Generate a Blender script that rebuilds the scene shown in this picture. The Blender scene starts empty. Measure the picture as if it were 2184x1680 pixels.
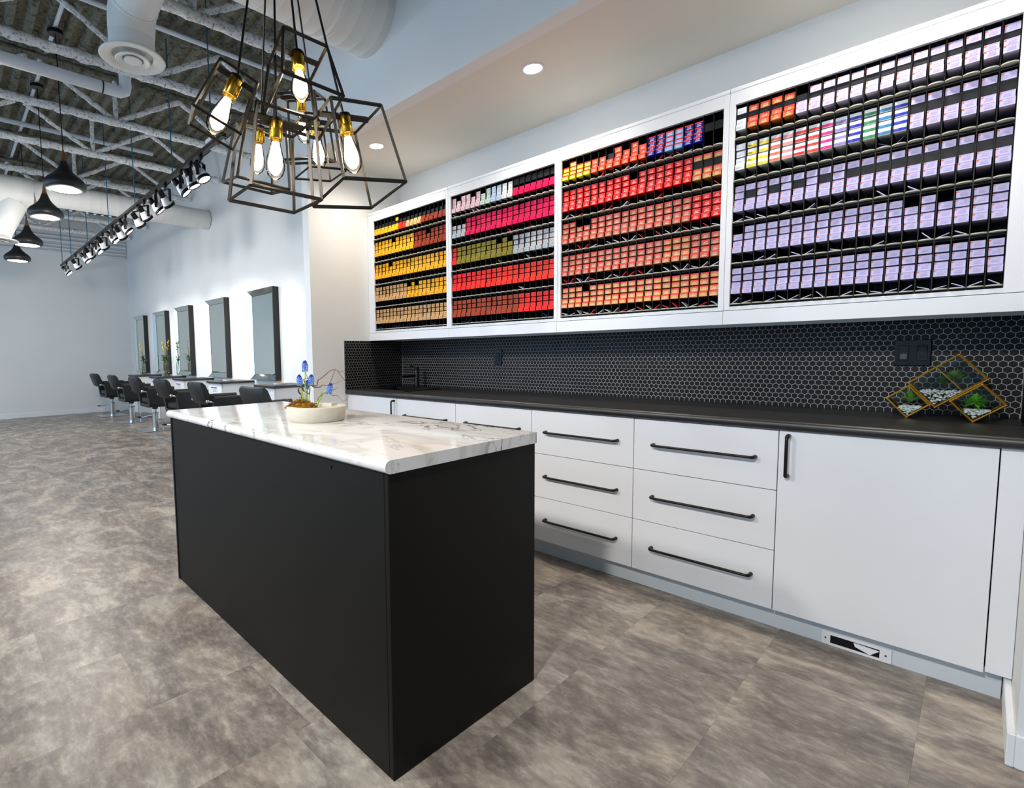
import bpy, bmesh, math, random
from mathutils import Vector, Matrix
random.seed(7)
PI = math.pi
S = bpy.context.scene
COL = S.collection
# ------------------------------------------------------------------ camera
cam_d = bpy.data.cameras.new('camera'); cam = bpy.data.objects.new('camera', cam_d); COL.objects.link(cam)
F, YAW, PIT, ROL, CH = 1100.459, -0.836866, -0.0791946, -0.0153464, 1.219206
fw = Vector((math.sin(YAW)*math.cos(PIT), math.cos(YAW)*math.cos(PIT), math.sin(PIT)))
rr = Vector((math.cos(YAW), -math.sin(YAW), 0)); uu = rr.cross(fw)
R_ = rr*math.cos(ROL)+uu*math.sin(ROL); U_ = -rr*math.sin(ROL)+uu*math.cos(ROL)
cam.matrix_world = Matrix(((R_.x, U_.x, -fw.x, 0), (R_.y, U_.y, -fw.y, 0), (R_.z, U_.z, -fw.z, CH), (0, 0, 0, 1)))
cam_d.sensor_fit = 'HORIZONTAL'; cam_d.sensor_width = 36; cam_d.lens = F*36/2184
cam_d.shift_x = (1092-875.556)/2184; cam_d.shift_y = (840.776-840)/2184
cam_d.clip_start = 0.05; cam_d.clip_end = 100
S.camera = cam
def depth(p): return (Vector(p)-Vector((0, 0, CH))).dot(fw)
# ------------------------------------------------------------------ world, exposure
w = bpy.data.worlds.new('daylight'); S.world = w; w.use_nodes = True
w.node_tree.nodes['Background'].inputs[0].default_value = (0.55, 0.75, 1.0, 1)
w.node_tree.nodes['Background'].inputs[1].default_value = 0.5
S.view_settings.view_transform = 'Standard'; S.view_settings.look = 'None'
S.view_settings.gamma = 1; S.view_settings.use_curve_mapping = False
S.view_settings.exposure = 0.58
WIN = [(-13.0, -10.0), (-9.6, -6.6), (-6.2, -3.2), (-2.8, 0.2), (0.6, 3.6)]
YF = -4.6            # storefront wall
def area(name, loc, target, sx, sy, power, col):
    l = bpy.data.lights.new(name, 'AREA'); l.shape = 'RECTANGLE'; l.size = sx; l.size_y = sy; l.energy = power; l.color = col
    o = bpy.data.objects.new(name, l); COL.objects.link(o); o.location = loc
    o.rotation_euler = (Vector(target)-Vector(loc)).to_track_quat('-Z', 'Y').to_euler(); return o
WINP = [52, 52, 46, 30, 16]
for (a, b), pw in zip(WIN, WINP):
    area('window_daylight', ((a+b)/2, YF+0.2, 1.9), ((a+b)/2, 3, 1.9), b-a-.1, 2.9, pw, (0.50, 0.73, 1.0))
def point(name, loc, power, col, r=.05):
    l = bpy.data.lights.new(name, 'POINT'); l.energy = power; l.color = col; l.shadow_soft_size = r
    o = bpy.data.objects.new(name, l); COL.objects.link(o); o.location = loc; return o
def spot(name, loc, target, power, col, ang=60, blend=.6, r=.04):
    l = bpy.data.lights.new(name, 'SPOT'); l.energy = power; l.color = col; l.spot_size = math.radians(ang); l.spot_blend = blend; l.shadow_soft_size = r
    o = bpy.data.objects.new(name, l); COL.objects.link(o); o.location = loc
    o.rotation_euler = (Vector(target)-Vector(loc)).to_track_quat('-Z', 'Y').to_euler(); return o
CANS = [(-3.157, 2.54), (-1.757, 2.54), (-.357, 2.54)]
for x, y in CANS:
    spot('downlight_beam', (x, y, 2.775), (x, y, 0), 40, (1, .91, .79), 160, .9, .06)
# added fill spots without fixtures, out of view, brightening floor and room
for x, y in ((-4.5, -1.6), (-7.5, -1.6), (-10.5, -1.6)): spot('salon_fill', (x, y, 3.3), (x, y+.6, 0), 85, (1, .95, .88), 140, .8, .12)
for x in (-2.6, -.4): spot('alcove_fill', (x, -1.3, 2.9), (x-.2, 1.5, .6), 235, (1, .95, .89), 84, .9, .12)  # added unseen fill, aimed at the alcove and cabinet fronts


# ------------------------------------------------------------------ materials
def lin(c):
    return tuple((v/12.92 if v <= .04045 else ((v+.055)/1.055)**2.4) for v in c)
MATS = {}
def M(name, col, rough=.5, metal=0, noise=0, nscale=8, bump=0, bscale=60, spec=.4, coat=0, emis=None, estr=0, lin_=False):
    """procedural material; col is sRGB"""
    if name in MATS: return MATS[name]
    m = bpy.data.materials.new(name); m.use_nodes = True; nt = m.node_tree; b = nt.nodes['Principled BSDF']
    c = lin(col)
    b.inputs['Base Color'].default_value = (*c, 1); b.inputs['Roughness'].default_value = rough; b.inputs['Metallic'].default_value = metal
    b.inputs['Specular IOR Level'].default_value = spec; b.inputs['Coat Weight'].default_value = coat
    tc = nt.nodes.new('ShaderNodeTexCoord')
    nz = nt.nodes.new('ShaderNodeTexNoise'); nz.inputs['Scale'].default_value = nscale; nz.inputs['Detail'].default_value = 5
    nt.links.new(tc.outputs['Object'], nz.inputs['Vector'])
    cr = nt.nodes.new('ShaderNodeValToRGB')
    k = max(noise, .015)
    cr.color_ramp.elements[0].position = .3; cr.color_ramp.elements[1].position = .7
    cr.color_ramp.elements[0].color = (*[v*(1-k) for v in c], 1); cr.color_ramp.elements[1].color = (*[min(1, v*(1+k)) for v in c], 1)
    nt.links.new(nz.outputs['Fac'], cr.inputs['Fac']); nt.links.new(cr.outputs['Color'], b.inputs['Base Color'])
    if bump:
        n2 = nt.nodes.new('ShaderNodeTexNoise'); n2.inputs['Scale'].default_value = bscale; n2.inputs['Detail'].default_value = 4
        nt.links.new(tc.outputs['Object'], n2.inputs['Vector'])
        bp = nt.nodes.new('ShaderNodeBump'); bp.inputs['Strength'].default_value = bump; bp.inputs['Distance'].default_value = .01
        nt.links.new(n2.outputs['Fac'], bp.inputs['Height']); nt.links.new(bp.outputs['Normal'], b.inputs['Normal'])
    if emis:
        b.inputs['Emission Color'].default_value = (*lin(emis), 1); b.inputs['Emission Strength'].default_value = estr
    MATS[name] = m; return m
def emission(name, col, st):
    if name in MATS: return MATS[name]
    m = bpy.data.materials.new(name); m.use_nodes = True; nt = m.node_tree; nt.nodes.clear()
    e = nt.nodes.new('ShaderNodeEmission'); e.inputs[0].default_value = (*lin(col), 1); e.inputs[1].default_value = st
    o = nt.nodes.new('ShaderNodeOutputMaterial'); nt.links.new(e.outputs[0], o.inputs[0]); MATS[name] = m; return m
def clear_glass(name, tint=(1, 1, 1), ior=1.35, rough=.02):
    if name in MATS: return MATS[name]
    m = bpy.data.materials.new(name); m.use_nodes = True; nt = m.node_tree; nt.nodes.clear()
    t = nt.nodes.new('ShaderNodeBsdfTransparent'); t.inputs[0].default_value = (*tint, 1)
    g = nt.nodes.new('ShaderNodeBsdfGlossy'); g.inputs['Roughness'].default_value = rough
    fr = nt.nodes.new('ShaderNodeFresnel'); fr.inputs[0].default_value = ior
    mx = nt.nodes.new('ShaderNodeMixShader'); o = nt.nodes.new('ShaderNodeOutputMaterial')
    nt.links.new(fr.outputs[0], mx.inputs[0]); nt.links.new(t.outputs[0], mx.inputs[1]); nt.links.new(g.outputs[0], mx.inputs[2]); nt.links.new(mx.outputs[0], o.inputs[0])
    MATS[name] = m; return m
wall_white = M('painted_wall', (.86, .865, .865), .55, noise=.01, nscale=2, bump=.03, bscale=180)
ceil_cream = M('alcove_ceiling_paint', (.84, .825, .79), .6, noise=.01, nscale=2)
lac = M('white_lacquer', (.87, .875, .89), .22, noise=.006, nscale=3)
lac2 = M('white_melamine', (.88, .885, .90), .30, noise=.006, nscale=3)
kickm = M('kick_board', (.78, .81, .83), .45)
basem = M('baseboard_paint', (.88, .89, .90), .4)
black_metal = M('black_powder_coat', (.055, .05, .05), .38, .3)
black_plastic = M('black_plastic', (.045, .048, .055), .42, spec=.2)
rack_cover = M('charcoal_insert', (.12, .125, .14), .45, spec=.2)
lip_m = M('grey_plastic_lip', (.72, .72, .66), .4)
island_blk = M('island_black_laminate', (.060, .050, .030), .55, noise=.05, nscale=1.5, spec=.2)
chrome = M('chrome', (.80, .80, .80), .12, 1)
gold = M('polished_brass', (.86, .66, .22), .22, 1)
brass_wire = M('terrarium_brass', (.95, .72, .25), .35, .8)
cage_m = M('dark_bronze_rod', (.20, .185, .17), .34, .75)
leather = M('black_leather', (.12, .125, .13), .40, noise=.08, nscale=20, bump=.12, bscale=150)
wood_m = M('walnut', (.42, .27, .13), .5, noise=.2, nscale=14)
duct_m = M('painted_duct', (.86, .86, .85), .5, noise=.02, nscale=3)
pipe_m = M('painted_pipe', (.82, .84, .87), .45)
rod_m = M('blue_zinc_rod', (.22, .42, .50), .35, .6)
stone_m = M('cast_stone_bowl', (.77, .75, .69), .8, noise=.05, nscale=40, bump=.04, bscale=300)
soil_m = M('bowl_inside', (.66, .62, .53), .85, noise=.1, nscale=40)
moss_m = M('golden_moss', (.60, .42, .10), .9, noise=.35, nscale=90)
stem_g = M('green_stem', (.62, .78, .16), .55, noise=.1)
twig_m = M('curly_twig', (.50, .37, .24), .75, noise=.2, nscale=60)
blue_m = M('blue_petal', (.40, .57, .88), .6, noise=.25, nscale=60)
indigo_m = M('indigo_petal', (.20, .20, .62), .6, noise=.2, nscale=60)
leaf_m = M('succulent_leaf', (.36, .56, .14), .45, noise=.25, nscale=40)
leaf_d = M('dark_leaf', (.18, .33, .12), .5, noise=.25, nscale=30)
pebble_m = M('white_pebble', (.86, .86, .86), .5, noise=.08, nscale=50)
yellow_fl = M('yellow_petal', (.95, .82, .10), .6, noise=.1)
dark_side = M('mirror_side', (.13, .125, .12), .35)
mirror_m = M('mirror_silver', (.91, .95, .94), .03, 1)
bevel_m = M('mirror_bevel', (.86, .90, .89), .04, 1)
grey_line = M('mirror_seam', (.05, .07, .06), .3)
sink_m = M('black_sink', (.07, .07, .075), .45)
lamp_black = M('pendant_black', (.13, .135, .135), .42)
white_glow = emission('lamp_glow', (1, .97, .93), 14)
can_glow = emission('downlight_glow', (1, .97, .92), 16)
track_glow = emission('track_lamp_glow', (1, .98, .95), 20)
bulb_glow = emission('filament_glow', (1, .93, .79), 12)
bulb_glass = clear_glass('bulb_glass', (1, .97, .90), 1.12)
pane_glass = clear_glass('window_glass', (.93, .97, .97))
vase_glass = clear_glass('vase_glass', (.88, .88, .80))
terr_glass = clear_glass('terrarium_glass', (.95, .98, .97), 1.10)
white_lamp = M('par_lamp_white', (.85, .85, .87), .4)
grout_m = M('light_grout', (.66, .65, .66), .85, noise=.05, nscale=30)
tile_m = M('matt_black_tile', (.045, .040, .042), .45, noise=.15, nscale=20, spec=.2)

def nodes_mat(name):
    m = bpy.data.materials.new(name); m.use_nodes = True; MATS[name] = m
    nt = m.node_tree; return m, nt, nt.nodes['Principled BSDF']
def N(nt, t, **kw):
    n = nt.nodes.new(t)
    for k, v in kw.items():
        if k in n.inputs: n.inputs[k].default_value = v
        else: setattr(n, k, v)
    return n
def ramp(nt, src, stops):
    r = nt.nodes.new('ShaderNodeValToRGB'); e = r.color_ramp.elements
    while len(e) < len(stops): e.new(.5)
    for i, (p, c) in enumerate(stops): e[i].position = p; e[i].color = (*lin(c), 1)
    nt.links.new(src, r.inputs['Fac']); return r
def mixc(nt, a, b, fac, mode='MIX'):
    m = nt.nodes.new('ShaderNodeMix'); m.data_type = 'RGBA'; m.blend_type = mode
    if hasattr(fac, 'links'): nt.links.new(fac, m.inputs[0])
    else: m.inputs[0].default_value = fac
    nt.links.new(a, m.inputs[6]); nt.links.new(b, m.inputs[7]); return m.outputs[2]
# floor vinyl: streaked cement look, each tile shifted by its own random value
def floor_material():
    m, nt, b = nodes_mat('vinyl_cement_tile'); L = nt.links
    tc = N(nt, 'ShaderNodeTexCoord'); oi = N(nt, 'ShaderNodeObjectInfo')
    vm = N(nt, 'ShaderNodeVectorMath', operation='SCALE'); cmb = N(nt, 'ShaderNodeCombineXYZ')
    L.new(oi.outputs['Random'], cmb.inputs[0]); L.new(oi.outputs['Random'], cmb.inputs[1]); L.new(cmb.outputs[0], vm.inputs[0]); vm.inputs['Scale'].default_value = 37
    mp = N(nt, 'ShaderNodeMapping'); mp.inputs['Scale'].default_value = (1, 2.0, 1); L.new(tc.outputs['Object'], mp.inputs[0])
    ad = N(nt, 'ShaderNodeVectorMath', operation='ADD'); L.new(mp.outputs[0], ad.inputs[0]); L.new(vm.outputs[0], ad.inputs[1])
    n1 = N(nt, 'ShaderNodeTexNoise', Scale=2.7, Detail=10, Roughness=.66, Distortion=.55); L.new(ad.outputs[0], n1.inputs['Vector'])
    n2 = N(nt, 'ShaderNodeTexNoise', Scale=16, Detail=8, Roughness=.72); L.new(ad.outputs[0], n2.inputs['Vector'])
    n3 = N(nt, 'ShaderNodeTexNoise', Scale=70, Detail=3); L.new(ad.outputs[0], n3.inputs['Vector'])
    n4 = N(nt, 'ShaderNodeTexNoise', Scale=1.4, Detail=3); L.new(ad.outputs[0], n4.inputs['Vector'])
    r1 = ramp(nt, n1.outputs['Fac'], [(.34, (.35, .315, .295)), (.44, (.45, .41, .385)), (.52, (.55, .51, .47)), (.61, (.71, .67, .62))])
    r2 = ramp(nt, n2.outputs['Fac'], [(.34, (.32, .30, .29)), (.50, (.53, .50, .47)), (.64, (.78, .75, .70))])
    c = mixc(nt, r1.outputs[0], r2.outputs[0], .34)
    r3 = ramp(nt, n3.outputs['Fac'], [(.25, (.45, .43, .42)), (.36, (.735, .735, .735)), (.70, (.735, .735, .735)), (.8, (.85, .85, .85))])
    c = mixc(nt, c, r3.outputs[0], .35, 'OVERLAY')
    r4 = ramp(nt, n4.outputs['Fac'], [(.35, (.70, .735, .76)), (.65, (.77, .735, .70))])
    c = mixc(nt, c, r4.outputs[0], .35, 'OVERLAY')
    hs = N(nt, 'ShaderNodeHueSaturation'); L.new(c, hs.inputs['Color'])
    mr = N(nt, 'ShaderNodeMapRange'); L.new(oi.outputs['Random'], mr.inputs[0]); mr.inputs[3].default_value = .90; mr.inputs[4].default_value = 1.08
    L.new(mr.outputs[0], hs.inputs['Value']); L.new(hs.outputs[0], b.inputs['Base Color'])
    b.inputs['Roughness'].default_value = .38; b.inputs['Specular IOR Level'].default_value = .45
    bp = N(nt, 'ShaderNodeBump', Strength=.08, Distance=.004); L.new(n2.outputs['Fac'], bp.inputs['Height']); L.new(bp.outputs[0], b.inputs['Normal'])
    return m
vinyl = floor_material()
def marble_material():
    m, nt, b = nodes_mat('white_marble'); L = nt.links
    tc = N(nt, 'ShaderNodeTexCoord')
    mp = N(nt, 'ShaderNodeMapping'); mp.inputs['Rotation'].default_value = (0, 0, .5); mp.inputs['Scale'].default_value = (1, 1.9, 1); L.new(tc.outputs['Object'], mp.inputs[0])
    def vein(scale, dist, w, seed):
        ad = N(nt, 'ShaderNodeVectorMath', operation='ADD'); ad.inputs[1].default_value = (seed, seed*1.7, 0); L.new(mp.outputs[0], ad.inputs[0])
        n = N(nt, 'ShaderNodeTexNoise', Scale=scale, Detail=7, Roughness=.55, Distortion=dist); L.new(ad.outputs[0], n.inputs['Vector'])
        s = N(nt, 'ShaderNodeMath', operation='SUBTRACT'); s.inputs[1].default_value = .5; L.new(n.outputs['Fac'], s.inputs[0])
        a = N(nt, 'ShaderNodeMath', operation='ABSOLUTE'); L.new(s.outputs[0], a.inputs[0])
        r = N(nt, 'ShaderNodeMapRange'); r.inputs[1].default_value = 0; r.inputs[2].default_value = w; r.inputs[3].default_value = 1; r.inputs[4].default_value = 0; r.interpolation_type = 'SMOOTHSTEP'
        L.new(a.outputs[0], r.inputs[0]); return r.outputs[0]
    gate = N(nt, 'ShaderNodeTexNoise', Scale=1.9, Detail=2); L.new(mp.outputs[0], gate.inputs['Vector'])
    gr = N(nt, 'ShaderNodeMapRange'); gr.inputs[1].default_value = .44; gr.inputs[2].default_value = .56; L.new(gate.outputs['Fac'], gr.inputs[0])
    v1 = vein(1.15, 1.1, .015, 3.1); v2 = vein(2.1, .9, .012, 9.4); v3 = vein(1.3, .8, .07, 5.2)
    def mul(a, k):
        n = N(nt, 'ShaderNodeMath', operation='MULTIPLY'); L.new(a, n.inputs[0])
        if isinstance(k, float): n.inputs[1].default_value = k
        else: L.new(k, n.inputs[1])
        return n.outputs[0]
    white = N(nt, 'ShaderNodeRGB'); white.outputs[0].default_value = (*lin((.90, .897, .89)), 1)
    dark = N(nt, 'ShaderNodeRGB'); dark.outputs[0].default_value = (*lin((.34, .30, .26)), 1)
    grey = N(nt, 'ShaderNodeRGB'); grey.outputs[0].default_value = (*lin((.76, .745, .72)), 1)
    c = mixc(nt, white.outputs[0], grey.outputs[0], mul(v3, .55))
    c = mixc(nt, c, dark.outputs[0], mul(mul(v1, gr.outputs[0]), .85))
    c = mixc(nt, c, grey.outputs[0], mul(v2, .7))
    L.new(c, b.inputs['Base Color']); b.inputs['Roughness'].default_value = .13; b.inputs['Coat Weight'].default_value = .2
    return m
marble = marble_material()
def worktop_material():
    m, nt, b = nodes_mat('charcoal_laminate'); L = nt.links
    tc = N(nt, 'ShaderNodeTexCoord'); mp = N(nt, 'ShaderNodeMapping'); mp.inputs['Scale'].default_value = (1.2, 26, 26); L.new(tc.outputs['Object'], mp.inputs[0])
    n = N(nt, 'ShaderNodeTexNoise', Scale=2.5, Detail=6, Roughness=.6, Distortion=.3); L.new(mp.outputs[0], n.inputs['Vector'])
    r = ramp(nt, n.outputs['Fac'], [(.3, (.085, .085, .088)), (.7, (.18, .175, .17))]); L.new(r.outputs[0], b.inputs['Base Color'])
    b.inputs['Roughness'].default_value = .36
    bp = N(nt, 'ShaderNodeBump', Strength=.06, Distance=.002); L.new(n.outputs['Fac'], bp.inputs['Height']); L.new(bp.outputs[0], b.inputs['Normal'])
    return m
worktop_m = worktop_material()
def fireproof(name, c0, c1, sc=110):
    m, nt, b = nodes_mat(name); L = nt.links
    tc = N(nt, 'ShaderNodeTexCoord')
    v = N(nt, 'ShaderNodeTexVoronoi', Scale=sc); L.new(tc.outputs['Object'], v.inputs['Vector'])
    n = N(nt, 'ShaderNodeTexNoise', Scale=sc*.35, Detail=6, Roughness=.7); L.new(tc.outputs['Object'], n.inputs['Vector'])
    r = ramp(nt, n.outputs['Fac'], [(.33, c0), (.47, c1), (.75, tuple(min(1, x*1.08) for x in c1))])
    r2 = ramp(nt, v.outputs['Distance'], [(.0, (.76, .76, .76)), (.45, (.74, .74, .74)), (.80, (.55, .55, .55))])
    c = mixc(nt, r.outputs[0], r2.outputs[0], .7, 'OVERLAY'); L.new(c, b.inputs['Base Color'])
    b.inputs['Roughness'].default_value = .95; b.inputs['Specular IOR Level'].default_value = .1
    bp = N(nt, 'ShaderNodeBump', Strength=.9, Distance=.02); L.new(n.outputs['Fac'], bp.inputs['Height']); L.new(bp.outputs[0], b.inputs['Normal'])
    return m
fuzz_m = fireproof('sprayed_fireproofing', (.48, .49, .50), (.93, .93, .93))
deck_m = fireproof('sprayed_deck', (.24, .24, .22), (.46, .45, .40), 34)

# ------------------------------------------------------------------ geometry helpers
class MB:
    def __init__(s): s.bm = bmesh.new()
    def _mi(s, faces, mi):
        for f in faces: f.material_index = mi
    def box(s, x0, x1, y0, y1, z0, z1, mi=0, bev=0, seg=2, mat=None):
        v = [s.bm.verts.new(p) for p in ((x0,y0,z0),(x1,y0,z0),(x1,y1,z0),(x0,y1,z0),(x0,y0,z1),(x1,y0,z1),(x1,y1,z1),(x0,y1,z1))]
        fs = [s.bm.faces.new([v[i] for i in q]) for q in ((3,2,1,0),(4,5,6,7),(0,1,5,4),(1,2,6,5),(2,3,7,6),(3,0,4,7))]
        s._mi(fs, mi)
        if mat is not None:
            for q in v: q.co = mat @ q.co
        if bev:
            es = list({e for f in fs for e in f.edges})
            r = bmesh.ops.bevel(s.bm, geom=es, offset=bev, segments=seg, affect='EDGES', profile=.5)
            s._mi(r['faces'], mi)
        return s
    def hull(s, pts, faces, mi=0):
        v = [s.bm.verts.new(p) for p in pts]
        fs = [s.bm.faces.new([v[i] for i in f]) for f in faces]; s._mi(fs, mi); return s
    def prism(s, poly, axis, a, b, mi=0):
        """poly: 2-D points; extruded along axis 'x','y','z' from a to b"""
        def P(u, w, t): return {'x': (t, u, w), 'y': (u, t, w), 'z': (u, w, t)}[axis]
        A = [s.bm.verts.new(P(u, w, a)) for u, w in poly]; B = [s.bm.verts.new(P(u, w, b)) for u, w in poly]
        n = len(poly); fs = [s.bm.faces.new(A[::-1]), s.bm.faces.new(B)]
        for i in range(n):
            j = (i+1) % n; fs.append(s.bm.faces.new((A[i], A[j], B[j], B[i])))
        s._mi(fs, mi); return s
    def tube(s, pts, r, seg=8, mi=0, cap=True, jit=0, rnd=None):
        pts = [Vector(p) for p in pts]; n = len(pts)
        rs = r if isinstance(r, (list, tuple)) else [r]*n
        rings = []; ref = None
        for i, p in enumerate(pts):
            d = (pts[min(i+1, n-1)]-pts[max(i-1, 0)]).normalized()
            if ref is None: ref = Vector((0, 0, 1)) if abs(d.z) < .9 else Vector((1, 0, 0))
            a = (ref-d*ref.dot(d)); a = a.normalized() if a.length > 1e-6 else d.orthogonal().normalized(); ref = a
            b = d.cross(a); ring = []
            for k in range(seg):
                t = 2*PI*k/seg; rad = rs[i]*(1+(rnd.uniform(-jit, jit) if jit else 0))
                ring.append(s.bm.verts.new(p+(a*math.cos(t)+b*math.sin(t))*rad))
            rings.append(ring)
        fs = []
        for i in range(n-1):
            for k in range(seg):
                l = (k+1) % seg; fs.append(s.bm.faces.new((rings[i][k], rings[i][l], rings[i+1][l], rings[i+1][k])))
        if cap: fs.append(s.bm.faces.new(rings[0][::-1])); fs.append(s.bm.faces.new(rings[-1]))
        s._mi(fs, mi); return s
    def bar(s, p, q, w, mi=0):
        p, q = Vector(p), Vector(q); d = (q-p).normalized(); a = d.orthogonal().normalized(); b = d.cross(a); h = w/2
        c = [(-h, -h), (h, -h), (h, h), (-h, h)]
        A = [s.bm.verts.new(p+a*u+b*v) for u, v in c]; B = [s.bm.verts.new(q+a*u+b*v) for u, v in c]
        fs = [s.bm.faces.new(A[::-1]), s.bm.faces.new(B)]+[s.bm.faces.new((A[i], A[(i+1) % 4], B[(i+1) % 4], B[i])) for i in range(4)]
        s._mi(fs, mi); return s
    def lathe(s, prof, seg=24, c=(0, 0, 0), mi=0, mat=None):
        rings = []
        for r, z in prof:
            if r < 1e-6: rings.append([s.bm.verts.new((c[0], c[1], c[2]+z))])
            else: rings.append([s.bm.verts.new((c[0]+r*math.cos(2*PI*k/seg), c[1]+r*math.sin(2*PI*k/seg), c[2]+z)) for k in range(seg)])
        fs = []
        for a, b in zip(rings, rings[1:]):
            for k in range(seg):
                l = (k+1) % seg
                if len(a) == 1 and len(b) == 1: continue
                if len(a) == 1: fs.append(s.bm.faces.new((a[0], b[k], b[l])))
                elif len(b) == 1: fs.append(s.bm.faces.new((a[k], b[0], a[l])))
                else: fs.append(s.bm.faces.new((a[k], b[k], b[l], a[l])))
        s._mi(fs, mi)
        if mat is not None:
            for r in rings:
                for v in r: v.co = mat @ v.co
        return s
    def mesh(s, name, mats, smooth=None):
        bmesh.ops.recalc_face_normals(s.bm, faces=s.bm.faces)
        me = bpy.data.meshes.new(name); s.bm.to_mesh(me); s.bm.free()
        for m in (mats if isinstance(mats, (list, tuple)) else [mats]): me.materials.append(m)
        if smooth:
            me.shade_smooth(); me.set_sharp_from_angle(angle=math.radians(smooth))
        return me
    def build(s, name, mats, parent=None, smooth=None, loc=None):
        return link(name, s.mesh(name, mats, smooth), parent, loc)
def link(name, me, parent=None, loc=None):
    o = bpy.data.objects.new(name, me); COL.objects.link(o)
    if parent is not None: o.parent = parent
    if loc is not None: o.location = loc
    return o
def tag(o, label=None, cat=None, group=None, kind=None):
    if label: o['label'] = label
    if cat: o['category'] = cat
    if group: o['group'] = group
    if kind: o['kind'] = kind
    return o
def thing(name, label, cat, loc=(0, 0, 0), rotz=0, group=None):
    o = bpy.data.objects.new(name, None); COL.objects.link(o); o.location = loc; o.rotation_euler = (0, 0, rotz); o.empty_display_size = .1
    return tag(o, label, cat, group)
def struct(o): o['kind'] = 'structure'; return o
def copy_tree(o, parent=None):
    c = o.copy(); COL.objects.link(c); c.parent = parent
    for ch in [k for k in KIDS[o.name]]: copy_tree(ch, c)
    return c
KIDS = {}
def index_kids(root):
    KIDS[root.name] = list(root.children)
    for c in root.children: index_kids(c)
ORD = ['first', 'second', 'third', 'fourth', 'fifth', 'sixth', 'seventh', 'eighth', 'ninth', 'tenth', 'eleventh', 'twelfth', 'thirteenth', 'fourteenth', 'fifteenth', 'sixteenth', 'seventeenth', 'eighteenth', 'nineteenth', 'twentieth']

# ------------------------------------------------------------------ room shell
XL, XR, YB, YC, YP = -3.6553, .118, 3.2, 2.5665, 2.23       # alcove left/right, back wall, cabinet fronts, pier plane
YS, XW, ZD, XE = 3.30, -13.40, 4.40, 4.2                     # salon wall, far wall, deck, right end of the room
ZA = 2.79
fl = struct(MB().box(XW-.2, XE+.2, YF-.2, YS+.2, -.2, -.0012).build('floor', vinyl))
# vinyl tiles, the nearest and visible ones one by one
TX, TY = .4515, .903
tm = MB().box(.0001, TX-.0001, .0001, TY-.0001, -.0012, 0, bev=.0002, seg=1).mesh('floor_tile', vinyl)
tl = []
k = 0
for i in range(-33, 10):
    x = -.0815+i*TX
    off = (.827 if i % 2 == 0 else .467) + (0 if i % 3 else .30)
    for j in range(-7, 4):
        y = off+j*TY
        if y+TY > YS+.02 or x < XW or x+TX > XE or y < YF: continue
        c = (x+TX/2, y+TY/2, 0); d = depth(c)
        if d < .2: continue
        if not (-1.3 < ((Vector(c)-Vector((0, 0, CH))).dot(R_)/d) < 1.55): continue
        if x > XL and y > YC: continue
        tl.append((d, x, y))
tl.sort()
for d, x, y in tl[:298]: link('floor_tile', tm, fl, (x, y, 0))
ws = []
def wallbox(name, *a, m=wall_white): 
    o = struct(MB().box(*a).build(name, m)); ws.append(o); return o
wallbox('wall_salon', XW-.1, XL-.05, YS, YS+.1, 0, ZD)
wallbox('wall_far', XW-.1, XW, YF, YS, 0, ZD)
wb = wallbox('wall_back', XL, XR+.1, YB, YB+.1, 0, ZA)
wl = wallbox('wall_left_return', -3.745, XL, YP, YS, 0, ZA)
wr = wallbox('wall_right_return', XR, XR+.12, YP, YS, 0, ZA)
wallbox('wall_right', XR+.12, XE, YP, YP+.1, 0, ZD)
wallbox('wall_east', XE, XE+.1, YF, YP, 0, ZD)
wallbox('wall_bulkhead', -3.745, XR+.12, YP, YP+.09, ZA, ZD)
struct(MB().box(-3.745, XR+.12, YP+.09, YS, ZA, ZA+.1).build('ceiling_alcove', ceil_cream))
wfr = MB()
xs = [XW-.1]+[v for p in WIN for v in p]+[XE]
for i in range(0, len(xs), 2): wfr.box(xs[i], xs[i+1], YF, YF+.15, 0, ZD)
for a, b in WIN: wfr.box(a, b, YF, YF+.15, 0, .35); wfr.box(a, b, YF, YF+.15, 3.45, ZD)
struct(wfr.build('wall_front', wall_white))
for i, (a, b) in enumerate(WIN):
    o = struct(MB().box(a, b, YF+.06, YF+.07, .35, 3.45).build('window_%d' % (i+1), pane_glass))
    f = MB()
    for x in (a+.03, (a+b)/2, b-.03): f.box(x-.03, x+.03, YF+.03, YF+.11, .35, 3.45)
    for z in (.38, 2.5, 3.42): f.box(a, b, YF+.035, YF+.105, z-.03, z+.03)
    f.build('window_frame', black_metal, o)
def bboard(name, *a): return struct(MB().box(*a, bev=.003, seg=1).build(name, basem))
bboard('baseboard_far', XW, XW+.014, YF+.15, YS, 0, .10)
bboard('baseboard_salon', XW+.014, -3.745, YS-.014, YS, 0, .10)
bboard('baseboard_right_return', XR-.018, XR, YP-.016, YC+.06, 0, .10)
bboard('baseboard_right', XR, XE, YP-.016, YP, 0, .10)
bboard('baseboard_left_return', -3.76, XL+.014, YP-.014, YP, 0, .10)

# corrugated deck (flutes along X)
pitch, prof = .152, []
y = YF
while y < YS+.05:
    prof += [(y, ZD+.045), (y+.058, ZD+.045), (y+.080, ZD), (y+.130, ZD)]; y += pitch
poly = prof+[(prof[-1][0], ZD+.12), (YF, ZD+.12)]
dk = MB()
nx = 60; rnd = random.Random(3); grid = []
for i in range(nx+1):
    x = XW-.1+(XE-XW+.2)*i/nx
    grid.append([dk.bm.verts.new((x, u, v+rnd.uniform(-.006, .006))) for u, v in prof])
for i in range(nx):
    for j in range(len(prof)-1): dk.bm.faces.new((grid[i][j], grid[i+1][j], grid[i+1][j+1], grid[i][j+1]))
dk.box(XW-.1, XE+.1, YF, YS+.1, ZD+.12, ZD+.16)
struct(dk.build('ceiling', deck_m))

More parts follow.
